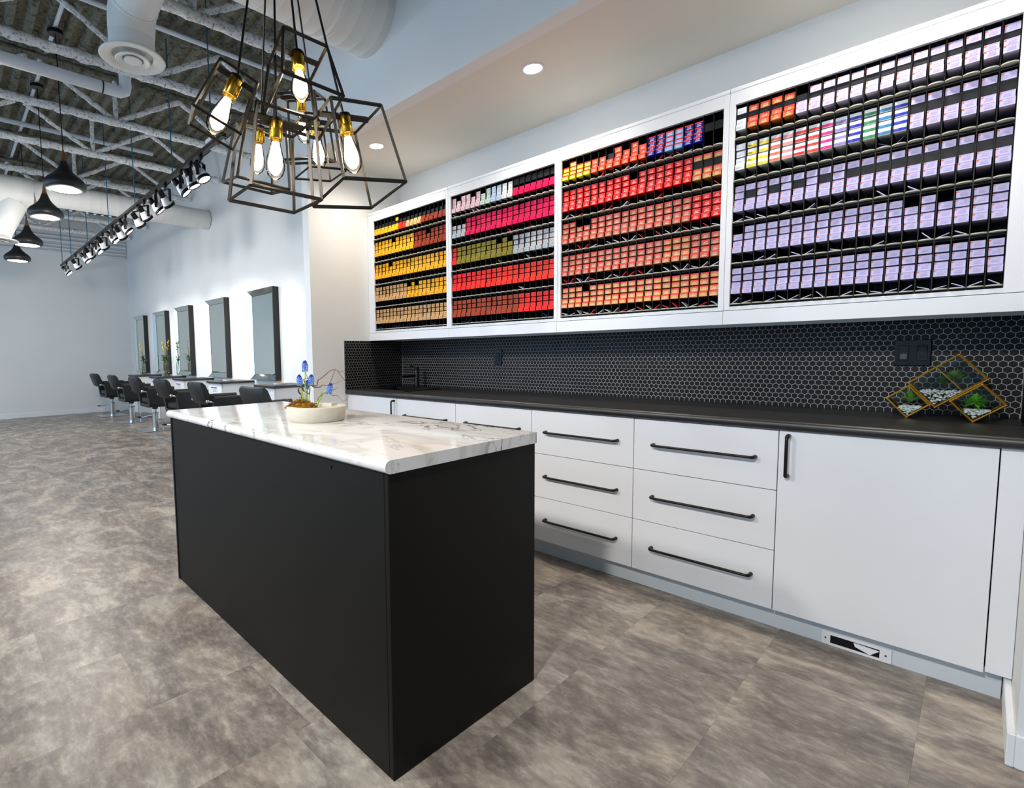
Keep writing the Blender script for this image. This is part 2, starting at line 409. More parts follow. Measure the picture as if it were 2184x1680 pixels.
# bar joists
JX = [-4.235, -5.43, -6.67, -7.87, -9.12, -10.36, -11.60, -12.82]
rj = random.Random(11)
def fuzz_path(p, q, step=.045):
    p, q = Vector(p), Vector(q); n = max(2, int((q-p).length/step))
    return [p.lerp(q, i/n)+Vector((rj.uniform(-1, 1), 0, rj.uniform(-1, 1)))*.004 for i in range(n+1)]
bot = MB().tube(fuzz_path((0, YF+.2, 3.86), (0, YS-.06, 3.86)), .043, 10, jit=.16, rnd=rj).mesh('bottom_chord', fuzz_m, 50)
top = MB().tube(fuzz_path((0, YF+.2, 4.32), (0, YS-.03, 4.33)), .040, 8, jit=.16, rnd=rj).mesh('top_chord', deck_m, 50)
dg = [MB().tube(fuzz_path((0, -.70, .42), (0, 0, .0)), .026, 8, jit=.2, rnd=rj).mesh('web', fuzz_m, 50),
      MB().tube(fuzz_path((0, .70, .42), (0, 0, .0)), .028, 8, jit=.2, rnd=rj).mesh('web', fuzz_m, 50),
      MB().tube(fuzz_path((0, 0, .44), (0, 0, .0)), .024, 8, jit=.2, rnd=rj).mesh('web', fuzz_m, 50)]
for i, x in enumerate(JX):
    t = thing('roof_joist', ORD[i]+' fireproofed open-web roof joist counting from the cage chandelier side' if i else 'fireproofed open-web roof joist nearest the cage chandelier', 'roof joist', (x, 0, 0), group='sprayed open-web roof joists')
    link('bottom_chord', bot, t); link('top_chord', top, t)
    for yn in (-2.88, -1.38, .12, 1.62, 3.02):
        for q in ((0, 1, 2) if yn < 3 else (0,)):
            link('web', dg[q], t, (0, yn, 3.87))

# ------------------------------------------------------------------ ducts, pipes, conduits
def seamed(x0, x1, yz, r, axis='y', step=.09):
    pts = []; rs = []
    v = x0
    while v < x1: pts += [v, v+.004, v+.008]; rs += [r, r*1.006, r]; v += step
    pts.append(x1); rs.append(r); return pts, rs
t = thing('ceiling_duct', 'large white spiral duct running into the bulkhead above the alcove', 'duct')
p, r = seamed(YF+.2, YP+.02, None, .25)
MB().tube([(-2.80, v, 3.43) for v in p], r, 40).build('duct_pipe', duct_m, t, 40)
MB().tube([(-2.80, 1.86, 3.43), (-2.80, 1.875, 3.43), (-2.80, 1.89, 3.43)], [.2505, .256, .2505], 40).build('duct_collar', duct_m, t, 40)
t = thing('branch_duct', 'white branch duct dropping to a round ceiling diffuser between the joists', 'duct')
cx, cy, cz = -4.08, 1.118, 3.30
b = MB()
b.tube([(cx, cy, cz+.03), (cx, cy, 3.46)], .145, 32)
b.tube([(cx, cy, 3.455), (cx+.03, cy, 3.56), (cx+.10, cy, 3.64)], [.147, .150, .147], 32, cap=False)
b.build('duct_elbow', duct_m, t, 40)
MB().tube([(cx+.06, cy, 3.61), (cx+.30, cy, 3.66), (-3.02, cy, 3.60)], .148, 32).build('duct_pipe', duct_m, t, 40)
MB().tube([(cx+.10, cy, 3.615), (cx+.112, cy, 3.62)], .152, 32).build('duct_collar', black_metal if False else duct_m, t, 40)
def diffuser(label, x, y, z, R):
    t = thing('air_diffuser', label, 'air diffuser', (x, y, z))
    MB().lathe([(R*.60, .05), (R*.62, .02), (R*.75, .004), (R*.97, 0), (R, .006), (R*.98, .014), (R*.7, .035), (R*.60, .055)], 48).build('outer_ring', duct_m, t, 40)
    MB().lathe([(R*.30, .02), (R*.33, .0), (R*.50, -.012), (R*.53, -.006), (R*.40, .02), (R*.30, .03)], 40).build('middle_cone', duct_m, t, 40)
    MB().lathe([(0, -.004), (R*.20, -.012), (R*.27, -.010), (R*.27, -.004), (R*.12, .02), (0, .02)], 32).build('centre_cone', duct_m, t, 40)
    MB().lathe([(0, .06), (R*.6, .06), (R*.6, .045), (0, .045)], 24).build('dark_throat', black_metal, t)
    return t
diffuser('round white ceiling diffuser under the branch duct beside the cage chandelier', cx, cy, cz-.01, .208)
t = thing('far_duct', 'long white round duct crossing beneath the far joists to the salon wall', 'duct')
b = MB(); p, r = seamed(1.15, YS-.01, None, .150, step=.12)
b.tube([(-8.45, v, 3.40) for v in p], r, 32)
b.tube([(-8.45, 1.0, 3.36), (-8.45, 1.16, 3.40)], [.20, .151], 32)
p, r = seamed(YF+.2, 1.0, None, .20, step=.12)
b.tube([(-8.45, v, 3.36) for v in p], r, 32)
b.build('duct_pipe', duct_m, t, 40)
MB().tube([(-8.42, .80, 3.22), (-8.42, .68, 2.95), (-8.42, .60, 2.76)], [.15, .14, .13], 28).build('duct_drop', duct_m, t, 40)
diffuser('round white diffuser at the far left under the long far duct', -8.42, .60, 2.715, .23)
t = thing('drain_pipe', 'white pipe with a riser elbow hanging under the joists', 'pipe')
MB().tube([(-5.54, YF+.2, 3.70), (-5.54, 1.40, 3.70), (-5.54, 1.43, 3.72), (-5.54, 1.44, 3.76), (-5.54, 1.44, 4.38)], .052, 20).build('pipe', pipe_m, t, 60)
MB().tube([(-5.54, 1.24, 3.70), (-5.54, 1.25, 3.70)], .056, 20).build('coupling', grey_line, t)
for i, (x, y1, r) in enumerate(((-5.16, 3.25, .022), (-8.33, 2.48, .03))):
    o = MB().tube([(x, YF+.2, 4.20), (x, y1, 4.20)], r, 12).build('electrical_conduit', pipe_m, None, 60)
    tag(o, ['thin white conduit crossing behind the branch duct near the chandelier', 'thin white conduit below the deck above the four black pendants'][i], 'conduit')
o = MB().tube([(-12.9, 1.0, 4.385), (-4.4, 1.0, 4.385)], .018, 10).build('electrical_conduit', pipe_m, None, 60)
tag(o, 'grey conduit on the deck linking the black pendant canopies', 'conduit')
for i, z in enumerate((3.50, 3.57, 3.64, 3.73, 3.82)):
    o = MB().tube([(XW+.05, YF+.2, z), (XW+.05, YS-.02, z)], (.02, .025, .02, .035, .025)[i], 10).build('wall_conduit', pipe_m, None, 60)
    tag(o, 'horizontal pipe high on the far wall, '+['lowest', 'second from the bottom', 'middle one', 'fourth from the bottom', 'topmost'][i]+' of five', 'pipe', 'pipes high on the far wall')

# ------------------------------------------------------------------ pendants over the salon floor
pend = thing('pendant_lamp', '', 'pendant lamp')
MB().lathe([(.132, .004), (.150, 0), (.172, .018), (.180, .050), (.174, .078), (.150, .108), (.110, .140), (.075, .175), (.050, .215), (.034, .262), (.028, .275)], 48).build('shade', lamp_black, pend, 60)
MB().lathe([(.028, .275), (.019, .315), (.011, .360), (.005, .395), (0, .395)], 24).build('wooden_neck', wood_m, pend, 60)
MB().lathe([(0, .012), (.134, .012), (.134, .008), (0, .008)], 40).build('diffuser', white_glow, pend)
MB().tube([(0, 0, .39), (0, 0, 1.50)], .0045, 8).build('cord', black_metal, pend)
MB().lathe([(0, 1.455), (.062, 1.455), (.065, 1.465), (.065, 1.490), (0, 1.495)], 28).build('canopy', black_metal, pend, 40)
index_kids(pend)
for i, x in enumerate((-6.12, -7.42, -9.15, -10.56)):
    o = pend if i == 0 else copy_tree(pend)
    o.location = (x, 1.0, (2.865, 2.86, 2.822, 2.803)[i]); o['group'] = 'black pendant lamps over the salon floor'
    o['label'] = 'black teardrop pendant with wooden neck, '+['highest and largest in view of four', 'second from the chandelier of four', 'third from the chandelier of four', 'lowest in view and farthest of four'][i]
    point('pendant_light', (x, 1.0, 2.78), 30, (1, .95, .88), .10)

# ------------------------------------------------------------------ track and spotlights
TYY, TZ = 1.80, 2.99
t = thing('track_rail', 'black lighting track hung on rods along the mirror wall', 'track')
MB().box(-11.95, -4.20, TYY-.018, TYY+.018, TZ, TZ+.03).build('rail', black_metal, t)
for x in (-4.45, -5.456, -6.80, -8.1, -9.5, -10.9, -11.8): MB().tube([(x, TYY, TZ+.03), (x, TYY, 4.38)], .006, 8).build('hanger_rod', rod_m, t)
MB().box(-4.52, -4.40, TYY-.03, TYY+.03, TZ+.03, TZ+.06, bev=.004).build('feed_box', white_lamp, t)
HD = {}
def head_meshes():
    b = MB(); b.box(-.02, .02, -.014, .014, -.035, 0); b.tube([(0, 0, -.035), (0, 0, -.06)], .008, 8)
    HD['stem'] = b.mesh('stem', black_metal)
    y_ = MB()
    for s in (-1, 1): y_.box(s*.062-.004, s*.062+.004, -.014, .014, -.185, -.06)
    y_.box(-.066, .066, -.014, .014, -.068, -.06); HD['yoke'] = y_.mesh('yoke', black_metal)
    # barrel points along -Z at origin of its own frame
    HD['lamp_holder'] = MB().lathe([(0, .10), (.028, .10), (.030, .095), (.030, .035), (.026, .03), (0, .03)], 20).mesh('lamp_holder', black_metal, 40)
    HD['reflector'] = MB().lathe([(.024, .04), (.036, .03), (.046, .0), (.054, -.03), (.056, -.045)], 24).mesh('reflector', white_lamp, 60)
    HD['front_ring'] = MB().lathe([(.050, -.040), (.061, -.040), (.063, -.045), (.063, -.066), (.055, -.068), (.050, -.060)], 28).mesh('front_ring', black_metal, 40)
    HD['lens'] = MB().lathe([(0, -.064), (.030, -.063), (.053, -.058), (.053, -.05), (0, -.05)], 24).mesh('lens', track_glow, 60)
head_meshes()
HX = [-4.72, -4.96, -5.22, -5.70, -6.01, -6.45, -6.72, -7.26, -7.52, -7.93, -8.50, -8.86, -9.40, -9.72, -10.50, -11.40]
TOCAM = [1, 1, 1, 0, 1, 0, 0, 1, 0, 1, 0, 1, 0, 1, 0, 1]
for i, x in enumerate(HX):
    cam_side = TOCAM[i]
    aim = Vector((x+random.uniform(.5, 1.0), YS, 1.1)) if cam_side else Vector((x-random.uniform(.6, 1.1), YS, 1.2))
    if i == 0: aim = Vector((x+.75, 2.5, .9))
    if i == 1: aim = Vector((x+.5, 2.9, .6))
    drop = random.uniform(0, .03)
    t = thing('track_spotlight', 'black track spotlight with white lamp, '+(ORD[i]+' from the chandelier end of the track' if i else 'the one nearest the cage chandelier'), 'spotlight', (x, TYY, TZ), group='spotlights on the track')
    link('stem', HD['stem'], t)
    c = Vector((0, 0, -.15-drop))
    d = (aim-(Vector((x, TYY, TZ))+c)).normalized()
    yo = link('yoke', HD['yoke'], t); yo.rotation_euler = (0, 0, math.atan2(d.y, d.x)-PI/2)
    q = (-d).to_track_quat('Z', 'Y')
    for k in ('lamp_holder', 'reflector', 'front_ring', 'lens'):
        o = link(k, HD[k], t, c); o.rotation_mode = 'QUATERNION'; o.rotation_quaternion = q
    lp = Vector((x, TYY, TZ))+c+d*.09
    spot('track_beam', lp, lp+d, 42, (1, .97, .93), 68, 1.0, .05)

# ------------------------------------------------------------------ mirrors and stations
mir = thing('wall_mirror', '', 'mirror')          # local: front face centre bottom, mirror spans x -.38..+.38, facing -Y
mw, mz = .375, 1.225
b = MB().box(-mw, mw, -.045, 0, 0, mz)
b.box(-mw-.001, -mw+.004, -.087, -.04, 0, mz); b.box(mw-.004, mw+.001, -.087, -.04, 0, mz); b.box(-mw, mw, -.087, -.04, -.001, .004); b.box(-mw, mw, -.087, -.04, mz-.004, mz+.001)
b.build('backing_case', dark_side, mir)
bw = .075
MB().box(-mw+bw, mw-bw, -.050, -.046, bw, mz-bw).build('glass', mirror_m, mir)
yo_, yi = -.088, -.048
o_ = [(-mw, yo_, 0), (mw, yo_, 0), (mw, yo_, mz), (-mw, yo_, mz)]
i_ = [(-mw+bw, yi, bw), (mw-bw, yi, bw), (mw-bw, yi, mz-bw), (-mw+bw, yi, mz-bw)]
for k in range(4):
    l = (k+1) % 4
    back = [(p[0], -.046, p[2]) for p in (o_[k], o_[l], i_[l], i_[k])]
    MB().hull([o_[k], o_[l], i_[l], i_[k]]+back, [(0, 1, 2, 3), (7, 6, 5, 4), (0, 4, 5, 1), (1, 5, 6, 2), (2, 6, 7, 3), (3, 7, 4, 0)]).build('bevel_strip', bevel_m, mir)
b = MB()
for k in range(4):
    l = (k+1) % 4; b.bar(Vector(i_[k])+Vector((0, -.001, 0)), Vector(i_[l])+Vector((0, -.001, 0)), .006)
b.build('seam_line', grey_line, mir)
index_kids(mir)
for i, x in enumerate((-12.39, -10.965, -9.666, -8.137, -6.571)):
    o = mir if i == 0 else copy_tree(mir)
    o.location = (x, YS-.001, .888); o['group'] = 'tall salon mirrors'
    o['label'] = 'tall wall mirror with dark sides, '+['farthest, next to the room corner', 'second from the room corner', 'middle of the five', 'fourth from the room corner', 'nearest and largest of five'][i]
st = thing('styling_station', '', 'cabinet')       # local origin: floor, centre of width, front plane y=0
MB().box(-.255, .255, -.02, .495, .838, .868, bev=.004, seg=1).build('worktop', M('station_top', (.20, .195, .195), .4), st)
MB().box(-.235, .235, .02, .49, .12, .838).build('body', lac2, st)
for k in range(4):
    z0 = .124+k*.179
    d = MB().box(-.233, .233, 0, .018, z0, z0+.175, bev=.002, seg=1).build('drawer', lac, st)
    MB().tube([(-.07, -.001, z0+.12), (-.07, -.024, z0+.12), (.07, -.024, z0+.12), (.07, -.001, z0+.12)], .006, 8).build('handle', black_metal, d)
for sx in (-.2, .2):
    for sy in (.06, .44): MB().tube([(sx, sy, 0), (sx, sy, .12)], .012, 10).build('leg', chrome, st)
index_kids(st)
SX = (-11.505, -10.07, -8.75, -7.253, -5.715)
for i, x in enumerate(SX):
    o = st if i == 0 else copy_tree(st)
    o.location = (x, 2.82, 0); o['group'] = 'styling stations along the mirror wall'
    o['label'] = 'white drawer station with dark top and black handles, '+['farthest, carrying an orchid vase', 'second farthest, carrying an orchid vase', 'middle of five along the wall', 'second nearest of five', 'nearest, beside the nearest mirror'][i]
# orchids in vases on the two farthest stations
def orchid(x, i):
    r = random.Random(20+i)
    t = thing('orchid_vase', ['vase of yellow orchids standing on the farthest station', 'vase of yellow orchids standing on the second farthest station'][i], 'vase', (x, 3.04, .868), group='vases of yellow orchids')
    MB().lathe([(0, .004), (.035, .004), (.038, .01), (.034, .25), (.037, .25), (.042, .005), (.038, 0), (0, 0)], 20).build('vase', vase_glass, t, 50)
    b = MB()
    tips = []
    for k in range(3):
        a = r.uniform(0, 6.28); p = [(0, 0, .01)]
        for s in range(1, 6): p.append((math.cos(a)*.03*s*s/16, math.sin(a)*.03*s*s/16, .13*s))
        b.tube(p, .004, 6); tips.append(p)
    b.build('stem', twig_m, t)
    b = MB()
    for k in range(26):
        a = r.uniform(0, 6.28); L = r.uniform(.08, .155); z0 = r.uniform(.22, .34); dx, dy = math.cos(a), math.sin(a)
        p0 = Vector((dx*.01, dy*.01, z0)); p1 = Vector((dx*L*.6, dy*L*.6, z0+L*.55)); p2 = Vector((dx*L, dy*L, z0+L*.35)); s = Vector((-dy, dx, 0))*.008
        b.hull([p0-s*.4, p0+s*.4, p1+s, p1-s, p2], [(0, 1, 2, 3), (3, 2, 4)])
    tag(b.build('leaves', leaf_d, t), kind='stuff')
    b = MB()
    for p in tips:
        for k in range(6):
            s = r.uniform(.55, 1); c = Vector(p[2]).lerp(Vector(p[5]), s)+Vector((r.uniform(-.02, .02), r.uniform(-.02, .02), 0))
            for q in range(5):
                a = q*1.257+r.random(); d = Vector((math.cos(a), -.3, math.sin(a)))
                u = d.cross(Vector((0, 1, 0))).normalized()*.007
                b.hull([c, c+d*.012+u, c+d*.022, c+d*.012-u], [(0, 1, 2, 3)])
    b.build('flowers', yellow_fl, t)
orchid(-11.50, 0); orchid(-10.05, 1)
# small trays of clips on the two nearest stations
for i, x in enumerate((-7.25, -5.72)):
    t = thing('clip_tray', ['shallow glass tray of clips on the second nearest station', 'shallow glass tray of clips on the nearest station'][i], 'tray', (x, 3.02, .868), group='trays of clips')
    MB().lathe([(0, 0), (.075, 0), (.08, .018), (.076, .018), (.07, .005), (0, .005)], 24).build('tray', white_lamp, t, 40)
    for k in range(5): MB().tube([(-.04+.02*k, -.03, .012), (-.03+.02*k, .03, .016)], .006, 6).build('clip', gold, t)

# ------------------------------------------------------------------ salon chairs
ch = thing('salon_chair', '', 'chair')     # origin floor under column, faces +Y
MB().box(-.255, .255, -.255, .245, 0, .012, bev=.003, seg=1).build('base_plate', chrome, ch)
MB().lathe([(0, .012), (.050, .012), (.050, .255), (.056, .258), (.056, .285), (.048, .29), (.030, .292), (.030, .36), (0, .36)], 28).build('column', chrome, ch, 40)
MB().lathe([(0, .355), (.045, .355), (.045, .40), (0, .40)], 20).build('swivel_block', black_metal, ch, 40)
b = MB().tube([(-.03, -.02, .25), (-.12, -.07, .235), (-.20, -.12, .21), (-.27, -.16, .205)], .009, 8)
pe = b.build('foot_pump', chrome, ch, 60)
MB().box(-.33, -.25, -.205, -.145, .195, .215, bev=.008).build('pedal', black_metal, pe)
# U-shaped shell, open at the back
def rr_u(wo, zb, zt, th, rad, n=6):
    out = [(-wo, zt)]
    for k in range(n+1): a = PI+PI/2*k/n; out.append((-wo+rad+rad*math.cos(a), zb+rad+rad*math.sin(a)))
    for k in range(n+1): a = -PI/2+PI/2*k/n; out.append((wo-rad+rad*math.cos(a), zb+rad+rad*math.sin(a)))
    out.append((wo, zt)); wi = wo-th; zi = zb+th; ri = max(.01, rad-th*.5)
    out.append((wi, zt))
    for k in range(n+1): a = -PI/2*k/n; out.append((wi-ri+ri*math.cos(a), zi+ri+ri*math.sin(a)))
    for k in range(n+1): a = -PI/2-PI/2*k/n; out.append((-wi+ri+ri*math.cos(a), zi+ri+ri*math.sin(a)))
    out.append((-wi, zt)); return out
b = MB(); poly = rr_u(.285, .40, .70, .058, .075)
ys = [(-.16, 0), (.30, -.01)]
A = [b.bm.verts.new((u, -.16-(.03 if w > .6 else 0), w)) for u, w in poly]; B = [b.bm.verts.new((u, .32 if w > .6 else .30, w-.005)) for u, w in poly]
nn = len(poly)
for k in range(nn): b.bm.faces.new((A[k], A[(k+1) % nn], B[(k+1) % nn], B[k]))
for V in (A, B):
    h = nn//2
    for k in range(h-1):
        b.bm.faces.new((V[k], V[k+1], V[nn-2-k], V[nn-1-k])) if V[k+1] != V[nn-2-k] else None
b.build('arm_shell', leather, ch, 45)
for s in (-1, 1):
    MB().tube([(s*.256, -.17, .70), (s*.256, .31, .70)], .031, 12).build('armrest', leather, ch, 50)
MB().box(-.225, .225, -.15, .31, .455, .555, bev=.03, seg=3).build('seat', leather, ch, 50)
# backrest: gently curved pad leaning back
b = MB(); bp = []
for zc_, yc_, wv, th in ((.635, -.225, .225, .035), (.66, -.235, .24, .05), (.75, -.262, .247, .055), (.86, -.30, .245, .05), (.895, -.315, .235, .030)):
    ring = []
    for k in range(9):
        u = -1+2*k/8; ring.append((u*wv, yc_-th-.012*(1-u*u)+.03*(abs(u)**4), zc_))
    for k in range(9):
        u = 1-2*k/8; ring.append((u*wv, yc_+th-.012*(1-u*u)-.01*(abs(u)**4), zc_+.012))
    bp.append([b.bm.verts.new(q) for q in ring])
for r0, r1 in zip(bp, bp[1:]):
    for k in range(18): b.bm.faces.new((r0[k], r0[(k+1) % 18], r1[(k+1) % 18], r1[k]))
b.bm.faces.new(bp[0][::-1]); b.bm.faces.new(bp[-1])
b.build('backrest', leather, ch, 50)
for s in (-1, 1):
    MB().tube([(s*.262, -.245, .672), (s*.262, -.15, .655)], .013, 10).lathe([(0, -.024), (.017, -.017), (.024, 0), (.017, .017), (0, .024)], 12, (s*.262, -.25, .675)).build('bracket', chrome, ch, 50)
index_kids(ch)
CHX = (-12.33, -10.80, -9.32, -7.93, -6.52, -4.96)
for i, x in enumerate(CHX):
    o = ch if i == 0 else copy_tree(ch)
    o.location = (x, 2.60, 0); o['group'] = 'black salon chairs facing the mirrors'; o.rotation_euler = (0, 0, (.03, -.02, 0, .03, -.03, .05)[i])
    o['label'] = 'black leather salon chair on chrome base, '+['farthest, next to the far wall', 'second from the far wall', 'third from the far wall', 'third nearest of the row', 'second nearest of the row', 'nearest, mostly hidden behind the island'][i]

# ------------------------------------------------------------------ island
def half_round(y0, y1, z0, z1, rad, both=False, n=6):
    """YZ section of a top with a rounded front (low y) edge"""
    P = []
    for k in range(n+1): a = PI+PI/2*k/n; P.append((y0+rad+rad*math.cos(a), z0+rad+rad*math.sin(a)))
    P.append((y1, z0)); P.append((y1, z1))
    for k in range(n+1): a = PI/2+PI/2*k/n; P.append((y0+rad+rad*math.cos(a), z1-rad+rad*math.sin(a)))
    return P
isl = thing('island_cabinet', 'matt black island cabinet standing on the floor under the marble top', 'island', (0, 0, 0), -.0082)
ix0, ix1, iy0, iy1 = -2.929, -1.0753, .868, 1.548
b = MB().box(ix0+.02, ix1-.02, iy0+.02, iy1-.02, .0, .894)
b.build('carcass', island_blk, isl)
MB().box(ix0+.018, ix1-.019, iy0, iy0+.019, .002, .894, bev=.0015, seg=1).build('back_panel', island_blk, isl)
MB().box(ix1-.018, ix1, iy0, iy1, .002, .894, bev=.0015, seg=1).build('end_panel', island_blk, isl)
MB().box(ix0, ix0+.017, iy0-.004, iy1, .002, .894, bev=.0015, seg=1).build('end_panel', island_blk, isl)
o = MB().lathe([(0, 0), (.006, 0), (.006, .003), (0, .003)], 12, mat=Matrix.Rotation(PI/2, 4, 'X')).build('screw_cap', black_metal, isl, None, (-1.36, iy0-.0002, .868))
ct = MB().prism(half_round(iy0-.018, 1.543, .8945, .9325, .0185), 'x', -2.945, -1.0645)
o = ct.build('marble_countertop', marble, None, 50); o.rotation_euler = (0, 0, -.0082)
tag(o, 'white marble-look countertop with brown-grey veins lying on the black island', 'countertop')

# ------------------------------------------------------------------ base cabinets
def pull(parent, p0, p1, out=.037, r=.0062):
    """bar pull between two points on a front that faces -Y"""
    p0, p1 = Vector(p0), Vector(p1); d = (p1-p0).normalized(); n = Vector((0, -1, 0))
    pts = [p0, p0+n*(out-.012), p0+n*(out-.003)+d*.004, p0+n*out+d*.016, p1+n*out-d*.016, p1+n*(out-.003)-d*.004, p1+n*(out-.012), p1]
    b = MB().tube(pts, [r*1.35, r*1.25, r*1.15, r, r, r*1.15, r*1.25, r*1.35], 10)
    return b.build('handle', black_metal, parent, 50)
ZK, Z1, Z2, ZT = .1001, .3605, .6199, .8784
DX = [-3.0046, -2.3903, -1.7778, -1.1640, -.5544]
fr = .018; g = .0015
names4 = ['beside the sink cabinet', 'second after the sink', 'third after the sink', 'next to the right door cabinet']
for i in range(4):
    a, c = DX[i], DX[i+1]
    t = thing('drawer_cabinet', 'white three-drawer base cabinet with black handles, '+names4[i], 'cabinet', (0, 0, 0), group='base cabinets under the black worktop')
    MB().box(a+.001, c-.001, YC+fr+.002, YB-.004, ZK+.002, .8775).build('body', lac2, t)
    for z0, z1 in ((ZK, Z1), (Z1, Z2), (Z2, ZT-.002)):
        d = MB().box(a+g, c-g, YC, YC+fr, z0+g, z1-g, bev=.0012, seg=1).build('drawer', lac, t)
        xm = (a+c)/2+.009; zh = (z0+z1)/2+.004+(.002 if z0 > .5 else 0)
        pull(d, (xm-.214, YC+.001, zh), (xm+.214, YC+.001, zh))
def door_cab(label, a, c, hx, zt=.8775):
    t = thing('door_cabinet', label, 'cabinet', group='base cabinets under the black worktop')
    MB().box(a+.001, c-.001, YC+fr+.002, YB-.004, ZK+.002, zt).build('body', lac2, t)
    d = MB().box(a+g, c-g, YC, YC+fr, ZK+g, ZT-.002, bev=.0012, seg=1).build('door', lac, t)
    pull(d, (hx, YC+.001, .690), (hx, YC+.001, .857)); return t
door_cab('white single-door sink cabinet at the left end of the worktop', -3.61, DX[0], -3.032, .72)
door_cab('large plain white door cabinet at the right end of the worktop', DX[4], .0545, -.520)
o = MB().box(.0565, XR-.001, YC+.006, YC+.024, .105, ZT-.001, bev=.001, seg=1).build('filler_panel', lac2); tag(o, 'narrow white filler strip between the right door cabinet and the wall', 'panel')
o = MB().box(XL+.001, -3.612, YC+.002, YC+.02, .105, ZT-.001).build('filler_panel', lac2); tag(o, 'narrow white filler strip between the sink cabinet and the left wall', 'panel')
o = MB().box(XL+.002, XR-.02, YC+.06, YC+.075, 0, .10, bev=.001, seg=1).build('kick_board', kickm); tag(o, 'pale grey kick board under the white base cabinets', 'kick board')
# floor vent in the kick board
t = thing('kick_vent', 'small white air register set in the kick board near the right end', 'vent', (-.285, YC+.06, 0))
b = MB(); b.box(-.106, .106, -.006, -.001, .045, .057); b.box(-.106, -.078, -.006, -.001, .002, .045); b.box(.072, .106, -.006, -.001, .002, .045); b.box(-.08, .074, -.007, -.001, .002, .012)
b.build('frame', lac, t)
MB().box(-.078, .072, -.0035, -.001, .012, .045).build('slot', black_plastic, t)
b = MB(); b.hull([(-.005, -.010, .043), (.072, -.010, .040), (.072, -.006, .040), (-.005, -.006, .043), (.0, -.012, .030), (.045, -.014, .016), (.045, -.009, .016), (0, -.007, .030)], [(0, 1, 2, 3), (4, 5, 6, 7), (0, 4, 5, 1), (1, 5, 6, 2), (2, 6, 7, 3), (3, 7, 4, 0)])
b.build('lever', lac, t)
for sx in (-.093, .09): MB().lathe([(0, 0), (.003, 0), (.003, .002), (0, .002)], 10, mat=Matrix.Translation((sx, -.0075, .03)) @ Matrix.Rotation(PI/2, 4, 'X')).build('screw', grey_line, t)

# worktop with a sink cut-out
WY, W0, W1 = 2.5415, .8786, .9200
hx0, hx1, hy0, hy1 = -3.50, -3.045, 2.68, 3.00
b = MB()
for a, c in ((XL+.001, hx0), (hx1, XR-.001)): b.prism(half_round(WY, YB-.001, W0, W1, .019), 'x', a, c)
b.prism(half_round(WY, hy0, W0, W1, .019), 'x', hx0, hx1); b.box(hx0, hx1, hy1, YB-.001, W0, W1)
o = b.build('worktop', worktop_m, None, 50); tag(o, 'long charcoal laminate worktop with rounded edge on the white base cabinets', 'worktop')
t = thing('sink', 'black drop-in sink in the left end of the worktop', 'sink')
b = MB(); e = .033
for q in ((hx0-e, hx1+e, hy0-e, hy0), (hx0-e, hx1+e, hy1, hy1+.06), (hx0-e, hx0, hy0, hy1), (hx1, hx1+e, hy0, hy1)): b.box(*q, W1+.0002, W1+.007)
b.build('rim', sink_m, t)
b = MB(); b.box(hx0+.002, hx1-.002, hy0+.002, hy1-.002, W1-.19, W1-.18)
for q in ((hx0+.001, hx0+.006, hy0+.001, hy1-.001), (hx1-.006, hx1-.001, hy0+.001, hy1-.001), (hx0+.001, hx1-.001, hy0+.001, hy0+.006), (hx0+.001, hx1-.001, hy1-.006, hy1-.001)): b.box(*q, W1-.185, W1+.001)
b.build('basin', sink_m, t)
t = thing('faucet', 'black single-lever faucet standing behind the sink', 'faucet', (-3.325, 3.075, W1))
MB().lathe([(0, .0005), (.027, .0005), (.027, .008), (.021, .012), (.020, .15), (.019, .152), (.020, .155), (.020, .182), (0, .184)], 24).build('body', sink_m, t, 40)
MB().tube([(0, -.015, .105), (0, -.18, .100)], .011, 14).build('spout', sink_m, t, 50)
MB().tube([(0, -.005, .178), (0, -.075, .190)], .0055, 10).build('lever', sink_m, t, 50)

# ------------------------------------------------------------------ hexagon mosaic backsplash
HP = .027; RP = HP*math.sqrt(3)/2; ZS0, ZS1 = .9205, 1.3335
def hexagon(ap=HP/2-.0013):
    R = ap*2/math.sqrt(3); return [(R*math.cos(PI/2+k*PI/3), R*math.sin(PI/2+k*PI/3)) for k in range(6)]
def clip(poly, x0, x1, z0, z1):
    for ax, lim, sg in ((0, x0, 1), (0, x1, -1), (1, z0, 1), (1, z1, -1)):
        out = []
        for i in range(len(poly)):
            p, q = poly[i], poly[(i+1) % len(poly)]
            a, b_ = sg*(p[ax]-lim), sg*(q[ax]-lim)
            if a >= 0: out.append(p)
            if a*b_ < 0: s = a/(a-b_); out.append((p[0]+s*(q[0]-p[0]), p[1]+s*(q[1]-p[1])))
        poly = out
        if len(poly) < 3: return None
    return poly
def add_tile(b, poly, f):
    n = len(poly); cx_ = sum(p[0] for p in poly)/n; cz_ = sum(p[1] for p in poly)/n
    A = [b.bm.verts.new(f(u, v, .001)) for u, v in poly]; B = [b.bm.verts.new(f(u, v, .0024)) for u, v in poly]
    Cc = [b.bm.verts.new(f(cx_+(u-cx_)*.90, cz_+(v-cz_)*.92, .0030)) for u, v in poly]
    for i in range(n):
        j = (i+1) % n; b.bm.faces.new((A[i], A[j], B[j], B[i])); b.bm.faces.new((B[i], B[j], Cc[j], Cc[i]))
    b.bm.faces.new(Cc)
